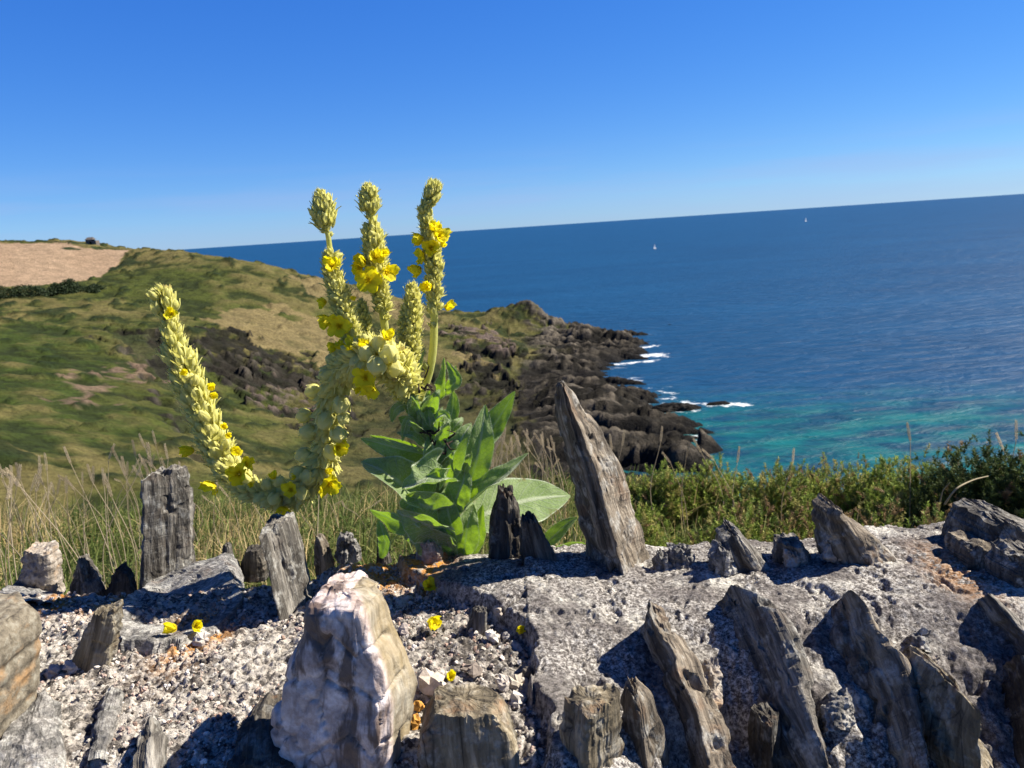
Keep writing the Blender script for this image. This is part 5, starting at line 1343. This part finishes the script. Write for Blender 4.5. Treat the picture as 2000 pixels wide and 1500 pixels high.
GRN = [(.105, .145, .032), (.15, .185, .048), (.075, .11, .025), (.19, .20, .065)]
b = Bag()
leftd = lambda x, y: sstep(.35, -.15, x / np.maximum(y, .1))
clump = lambda sx, sd, lo, hi: (lambda x, y: sstep(lo, hi, fbm(np.c_[x * sx, y * sx, 0 * x], 3, sd)))
blades(b, 26000, (-2.6, .9), (1.0, 3.3), (.06, .19), .0030, GRN, 1, .95, droop=.6)
blades(b, 5500, (-2.6, .9), (1.0, 3.3), (.07, .18), .0020, TAN, 5, .95, dens=clump(2.4, 67, -.1, .35), droop=.5)
blades(b, 9000, (-2.6, 0.0), (1.6, 3.3), (.08, .20), .0021, TAN, 2, .60, dens=lambda x, y: (.06 + .94 * sstep(-.18, -.40, x / y)) * sstep(-.35, .3, fbm(np.c_[x * 2.6, y * 2.6, 0 * x], 2, 66)))
blades(b, 2600, (-.3, 2.2), (1.0, 2.6), (.10, .26), .0020, TAN, 3, .6, dens=clump(2.0, 68, -.2, .3))
blades(b, 9000, (.1, 2.4), (.95, 2.4), (.06, .18), .0028, GRN, 4, .8, droop=.5)
blades(b, 350, (-2.4, 2.2), (1.0, 2.2), (.18, .30), .0042, [(.16, .20, .06), (.20, .22, .08)], 6, .6, segs=6, droop=.6)
tag(build(b, 'grass', GRASS, (0, 1.5, CAMZ - 1)), 'rough green and straw-coloured grass on the bank behind the wall', 'grass', kind='stuff')

# seed-head stalks
def seed_head_template():
    r = np.random.default_rng(3); b = Bag(); 
    for k in range(46):
        t = k / 46; a = k * 2.4; rr = .06 * math.sin(math.pi * (t * .85 + .1)) + .012
        p = np.array([rr * math.cos(a) * .4, rr * math.sin(a) * .4, t]); d = nrm([math.cos(a) * .5, math.sin(a) * .5, 1.0])
        e = nrm(np.cross(d, [.3, .5, .1])); L_ = .13
        b.add(np.array([p, p + d * L_ * .5 + e * .022, p + d * L_, p + d * L_ * .5 - e * .022]), [[0, 1, 2, 3]])
        f_ = np.cross(d, e)
        b.add(np.array([p, p + d * L_ * .5 + f_ * .022, p + d * L_, p + d * L_ * .5 - f_ * .022]), [[0, 1, 2, 3]])
    return np.concatenate(b.V), np.concatenate(b.Q)
HV, HQ = seed_head_template()
def stalks(specs, seed, col=(.47, .39, .27)):
    r = np.random.default_rng(seed); b = Bag()
    for px, py, rr, hl in specs:
        top = Pr(px, py, rr); fx = top[:2] + r.normal(0, .05, 2); ft = np.array([fx[0], fx[1], zbank(fx[:1], fx[1:])[0]])
        mid = (top + ft) / 2 + np.r_[r.normal(0, .03, 2), .03]
        c_k = np.array(col) * r.uniform(.75, 1.15)
        k = cr(np.array([ft, mid, top]), 14); tube(b, k, np.linspace(.0016, .0009, 14), 4, c_k)
        d = nrm(k[-1] - k[-2] + r.normal(0, .004, 3)); A = frame(d) * hl
        b.inst(HV, HQ, None, np.concatenate([A, top[:, None]], 1)[None], np.array([c_k * 1.08]))
    return b
r = np.random.default_rng(77); sp = []
for k in range(52):
    px = r.uniform(-40, 350) if k < 42 else r.uniform(350, 760)
    py = np.interp(px, [-40, 60, 200, 300, 350, 760], [920, 900, 890, 860, 890, 935]) + abs(r.normal(0, 24)) + 46
    sp.append((px, py, r.uniform(1.7, 2.9), r.uniform(.035, .06)))
for px, py in ((6,905),(40,908),(78,895),(92,890),(138,875),(212,868),(232,872),(265,862),(283,845),(304,838),(328,868),(60,930),(180,910),(248,900)): sp.append((px, py + 30, 2.1, .042))
for k in range(42): sp.append((r.uniform(930, 1090), r.uniform(868, 915), r.uniform(2.2, 3.0), r.uniform(.04, .065)))
for px, py in ((1195,880),(1215,872),(1290,865),(1370,885),(1395,900),(1440,905),(1548,905),(1778,862),(1960,880),(1310,905),(1340,895),(1985,860)): sp.append((px, py, 2.3, .05))
b = stalks(sp, 8)
tag(build(b, 'dry_grass', GRASS, (0, 2, CAMZ - 1)), 'tall straw-pale seed-headed grasses standing above the bank', 'grass', kind='stuff')
b = Bag()
k = cr(np.array([Pr(1845,985,1.9), Pr(1868,955,1.9), Pr(1900,938,1.95), Pr(1930,930,2.0)]), 20); tube(b, k, np.linspace(.0026, .0012, 20), 6, (.36, .30, .19))
tube(b, cr(np.array([Pr(1835,985,1.9), Pr(1842,958,1.9), Pr(1856,942,1.9)]), 12), np.linspace(.0018, .0008, 12), 5, (.34, .28, .18))
tag(build(b, 'bare_twig', STALK, k[0]), 'pale bare twig arching out of the gorse', 'twig')

def sprig_template(seed, n=34):
    r = np.random.default_rng(seed); t = np.sort(r.uniform(0.0, 1, n)); a = r.uniform(0, 6.28, n)
    d = np.stack([np.cos(a), np.sin(a), r.uniform(.5, 1.3, n)], 1); d /= np.linalg.norm(d, axis=1)[:, None]
    L_ = (.42 - .16 * t)[:, None] * r.uniform(.7, 1.2, (n, 1)); p = np.c_[0 * t, 0 * t, t]
    e = np.cross(d, r.standard_normal((n, 3))); e /= np.linalg.norm(e, axis=1)[:, None]
    V = np.stack([p - e * .04, p + e * .04, p + d * L_], 1).reshape(-1, 3)
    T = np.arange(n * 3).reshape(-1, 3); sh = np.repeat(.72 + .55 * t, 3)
    stem = np.array([[-.012, 0, 0], [.012, 0, 0], [0, 0, 1.0]])
    return np.r_[V, stem], np.r_[T, [[n * 3, n * 3 + 1, n * 3 + 2]]], np.r_[sh, [.6] * 3]
SPR = [sprig_template(s) for s in range(4)]
def gorse(px, py, rr, wpx, hpx, label, seed, n=620, cols=((.20, .265, .046), (.28, .33, .066), (.13, .185, .038), (.34, .31, .10)), dry=0.06, sl=(.020, .042)):
    r = np.random.default_rng(seed)
    top = Pr(px, py, rr); cx, cy = top[0], top[1]; gz = float(zbank(np.array([cx]), np.array([cy]))[0])
    H = top[2] - gz; rx = wpx * rr / FPX * .5; base = np.array([cx, cy, gz])
    b = Bag()
    k = int(n * 5.5)
    u = r.random(k) ** .55; a = r.uniform(0, 6.28, k); ph = np.arccos(r.uniform(0, 1, k))
    lob = 1 + .30 * vnoise(np.c_[np.cos(a) * 1.8, np.sin(a) * 1.8, ph * 1.8] + seed * 5, seed) + .18 * vnoise(np.c_[np.cos(a) * 5, np.sin(a) * 5, ph * 5] + seed, seed + 1)
    p = np.stack([rx * np.sin(ph) * np.cos(a), rx * .8 * np.sin(ph) * np.sin(a), H * np.cos(ph) * .92], 1) * (u * lob)[:, None]
    d = p / np.linalg.norm(p / np.array([1, 1, 1.0]), axis=1)[:, None] * .8 + np.array([0, 0, .35]) + .5 * r.standard_normal((k, 3)); d /= np.linalg.norm(d, axis=1)[:, None]
    L_ = r.uniform(*sl, k)
    Mx = inst_mats(base + p, d, L_, L_ * 1.05, r.uniform(0, 6, k))
    cl = np.array(cols)[r.integers(0, len(cols), k)]
    dr = r.random(k) < dry; cl[dr] = (.24, .16, .08)
    for s in range(4):
        m_ = np.arange(k) % 4 == s
        V, T, sh = SPR[s]
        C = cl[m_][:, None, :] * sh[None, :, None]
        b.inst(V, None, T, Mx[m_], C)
    o = link('gorse_bush', None, base)
    tag(o, label, 'bush', 'gorse bushes along the bank')
    build(b, 'foliage', GORSE, base, o, smooth=False)
    b = Bag()
    for j in range(9):
        e = p[r.integers(0, k)]; tube(b, cr(np.array([base + [0, 0, -.03], base + e * .5 + [0, 0, .04], base + e]), 8), np.linspace(.008, .002, 8), 5, (.10, .075, .05))
    build(b, 'branches', STALK, base, o)
    return o
gorse(1275,925,2.5,170,150,'low gorse bush right behind the tallest slate',1)
gorse(1385,912,2.6,190,150,'rounded gorse bush with its top against the dark rock ledges',2)
gorse(1500,925,2.5,190,160,'gorse bush rising behind the tilted grey block',3)
gorse(1600,918,2.7,190,160,'gorse bush with pale straw stems behind the angular slate',4, dry=.16)
gorse(1695,903,2.6,180,170,'taller gorse bush standing between the angular slate and the arching twig',5)
gorse(1790,890,2.4,190,190,'dense gorse bush under the arching pale twig',6, n=760)
gorse(1900,888,2.3,220,200,'dark dense gorse bush behind the boulder',7, n=860, cols=((.07, .10, .028), (.10, .13, .035), (.05, .075, .02)))
gorse(2010,878,2.2,220,220,'tallest dark gorse bush at the end of the wall, cut by the frame',8, n=860, cols=((.06, .09, .025), (.09, .12, .035), (.045, .07, .02)))
gorse(2120,872,2.2,220,220,'gorse bush beyond the end of the frame, partly hidden by its neighbour',9, n=500)
gorse(1440,985,1.75,230,110,'yellow-green low gorse spread in front of the bigger bushes',10, n=520, dry=.15, sl=(.016, .034))
gorse(1245,985,1.8,190,110,'small gorse clump crowding the sunlit edge of the tallest slate',11, n=420, sl=(.016, .034))
gorse(1690,990,1.75,220,110,'brownish low gorse between the angular slate and the boulder',12, n=480, dry=.45, sl=(.016, .034))
gorse(1830,985,1.7,190,110,'tawny half-dry gorse clump beside the boulder',13, n=420, dry=.6, sl=(.016, .034))
gorse(1565,985,1.8,180,100,'mixed green and straw gorse clump behind the small flat-topped slate',14, n=420, dry=.3, sl=(.016, .034))

# ================================================================== FAR THINGS
def hedge(pts, hgt, dep, label, seed):
    r = np.random.default_rng(seed); b = Bag()
    q = np.array([thit(*p) for p in pts]); k = cr(q, 60); n = 5200
    i = r.integers(0, 60, n); t = i / 59
    hh = hgt * (np.sin(np.pi * np.clip(t, .04, .97)) ** .35) * (.75 + .5 * (vnoise(np.c_[t * 9 + seed, 0 * t, 0 * t], seed) + .3))
    a = r.uniform(0, np.pi, n); u = r.random(n) ** .35
    p = k[i] + np.stack([r.normal(0, .5, n), np.cos(a) * u * dep, np.sin(a) * u * hh - .3], 1)
    d = r.standard_normal((n, 3)); e = np.cross(d, r.standard_normal((n, 3))); d /= np.linalg.norm(d, axis=1)[:, None]; e /= np.linalg.norm(e, axis=1)[:, None]
    s = .42
    V = np.stack([p - d * s, p + e * s * .6, p + d * s, p - e * s * .6], 1).reshape(-1, 3)
    c = np.array([(.030, .048, .020), (.042, .062, .024), (.022, .034, .016)])[r.integers(0, 3, n)]
    b.add(V, np.arange(n * 4).reshape(-1, 4), None, np.repeat(c, 4, 0))
    tag(build(b, 'hedge', GORSE, k[0], smooth=False), label, 'hedge')
hedge([(-150,590),(-40,584),(40,578),(100,576)], 5.0, 4.0, 'dark hedge along the foot of the tan field, cut by the frame', 1)
hedge([(98,574),(140,571),(198,569)], 5.2, 4.5, 'rounded dark hedge at the lower corner of the tan field', 2)

hq = thit(182, 478); hz = float(hterr(hq[:1], hq[1:2])[0])
hut = link('stone_hut', None, (hq[0], hq[1], hz))
tag(hut, 'tiny ruined stone hut on the skyline of the hill', 'hut')
def prism(b, x0, x1, y0, y1, z0, z1, col, o=np.zeros(3)):
    V = np.array([[x0, y0, z0], [x1, y0, z0], [x1, y1, z0], [x0, y1, z0], [x0, y0, z1], [x1, y0, z1], [x1, y1, z1], [x0, y1, z1]], float) + o
    b.add(V, [[0, 3, 2, 1], [4, 5, 6, 7], [0, 1, 5, 4], [1, 2, 6, 5], [2, 3, 7, 6], [3, 0, 4, 7]], None, col)
o_ = np.array([hq[0], hq[1], hz])
b = Bag()
prism(b, -3, -1.0, -2, 2, -1.5, 3.2, (.14, .12, .10), o_); prism(b, -1.0, .3, -2, -1.2, 2.0, 3.2, (.14, .12, .10), o_); prism(b, -1.0, .3, 1.2, 2, -1.5, 3.2, (.13, .11, .095), o_); prism(b, .3, 2.8, -2, 2, -1.5, 2.6, (.13, .11, .095), o_)
build(b, 'wall', HUTM, o_, hut, smooth=False)
b = Bag()
V = np.array([[-3.3, -2.3, 3.2], [1.2, -2.3, 3.2], [1.2, 2.3, 3.2], [-3.3, 2.3, 3.2], [-2.6, 0, 4.6], [.6, 0, 4.6]]) + o_
b.add(V, [[0, 1, 5, 4], [2, 3, 4, 5], [0, 3, 2, 1]], [[1, 2, 5], [3, 0, 4]], (.10, .09, .085)); build(b, 'roof', HUTM, o_, hut, smooth=False)

def sailboat(px, py, h, label):
    q = Pz(px, py, 0.0); o = link('sailing_boat', None, q); tag(o, label, 'boat', 'sailing boats far out on the sea')
    L_ = h * .8; b = Bag(); n = 12
    s = np.linspace(0, 1, n); wd = L_ * .14 * np.sin(np.pi * np.clip(s * .85 + .12, 0, 1)) ** .7; xx = (s - .5) * L_
    top = np.stack([np.r_[xx, xx], np.r_[-wd, wd], np.full(2 * n, h * .09)], 1); bot = np.stack([np.r_[xx, xx] * .9, np.r_[-wd, wd] * .5, np.full(2 * n, -h * .02)], 1)
    V = np.r_[top, bot] + q
    i = np.arange(n - 1); Q = np.r_[np.stack([i, i + 1, i + 1 + n, i + n], 1), np.stack([2 * n + i, 2 * n + i + 1, i + 1, i], 1), np.stack([n + i, n + i + 1, 3 * n + i + 1, 3 * n + i], 1)]
    b.add(V, Q, None, (.7, .7, .7)); build(b, 'hull', BOATM, q, o)
    b = Bag(); tube(b, np.array([q + [0, 0, 0], q + [0, 0, h * .5], q + [0, 0, h]]), h * .008, 6, (.5, .5, .5)); build(b, 'mast', BOATM, q, o)
    for nm, pts in (('mainsail', ((-.02, 0, .16), (-.42 * .8, .05, .16), (-.02, 0, .98))), ('jib', ((.03, 0, .9), (.46 * .8, .04, .12), (.04, .06, .16)))):
        b = Bag(); A_, B_, C_ = (np.array(p) * h for p in pts); m_ = 7; VV = []
        for a in range(m_):
            for c2 in range(m_):
                u, v = a / (m_ - 1), c2 / (m_ - 1); p = A_ * (1 - u) + u * (B_ * (1 - v) + C_ * v); p = p + np.array([0, .05 * h * math.sin(math.pi * u) * math.sin(math.pi * v), 0]); VV.append(p + q)
        b.add(np.array(VV), grid_quads(m_, m_), None, (.86, .86, .84)); build(b, nm, BOATM, q, o)
    o.rotation_euler.z = math.radians(38)
sailboat(1279, 486, 10, 'larger of two white sailing boats, nearer the headland')
sailboat(1574, 433, 19, 'smaller and farther of two white sailing boats, close to the horizon')
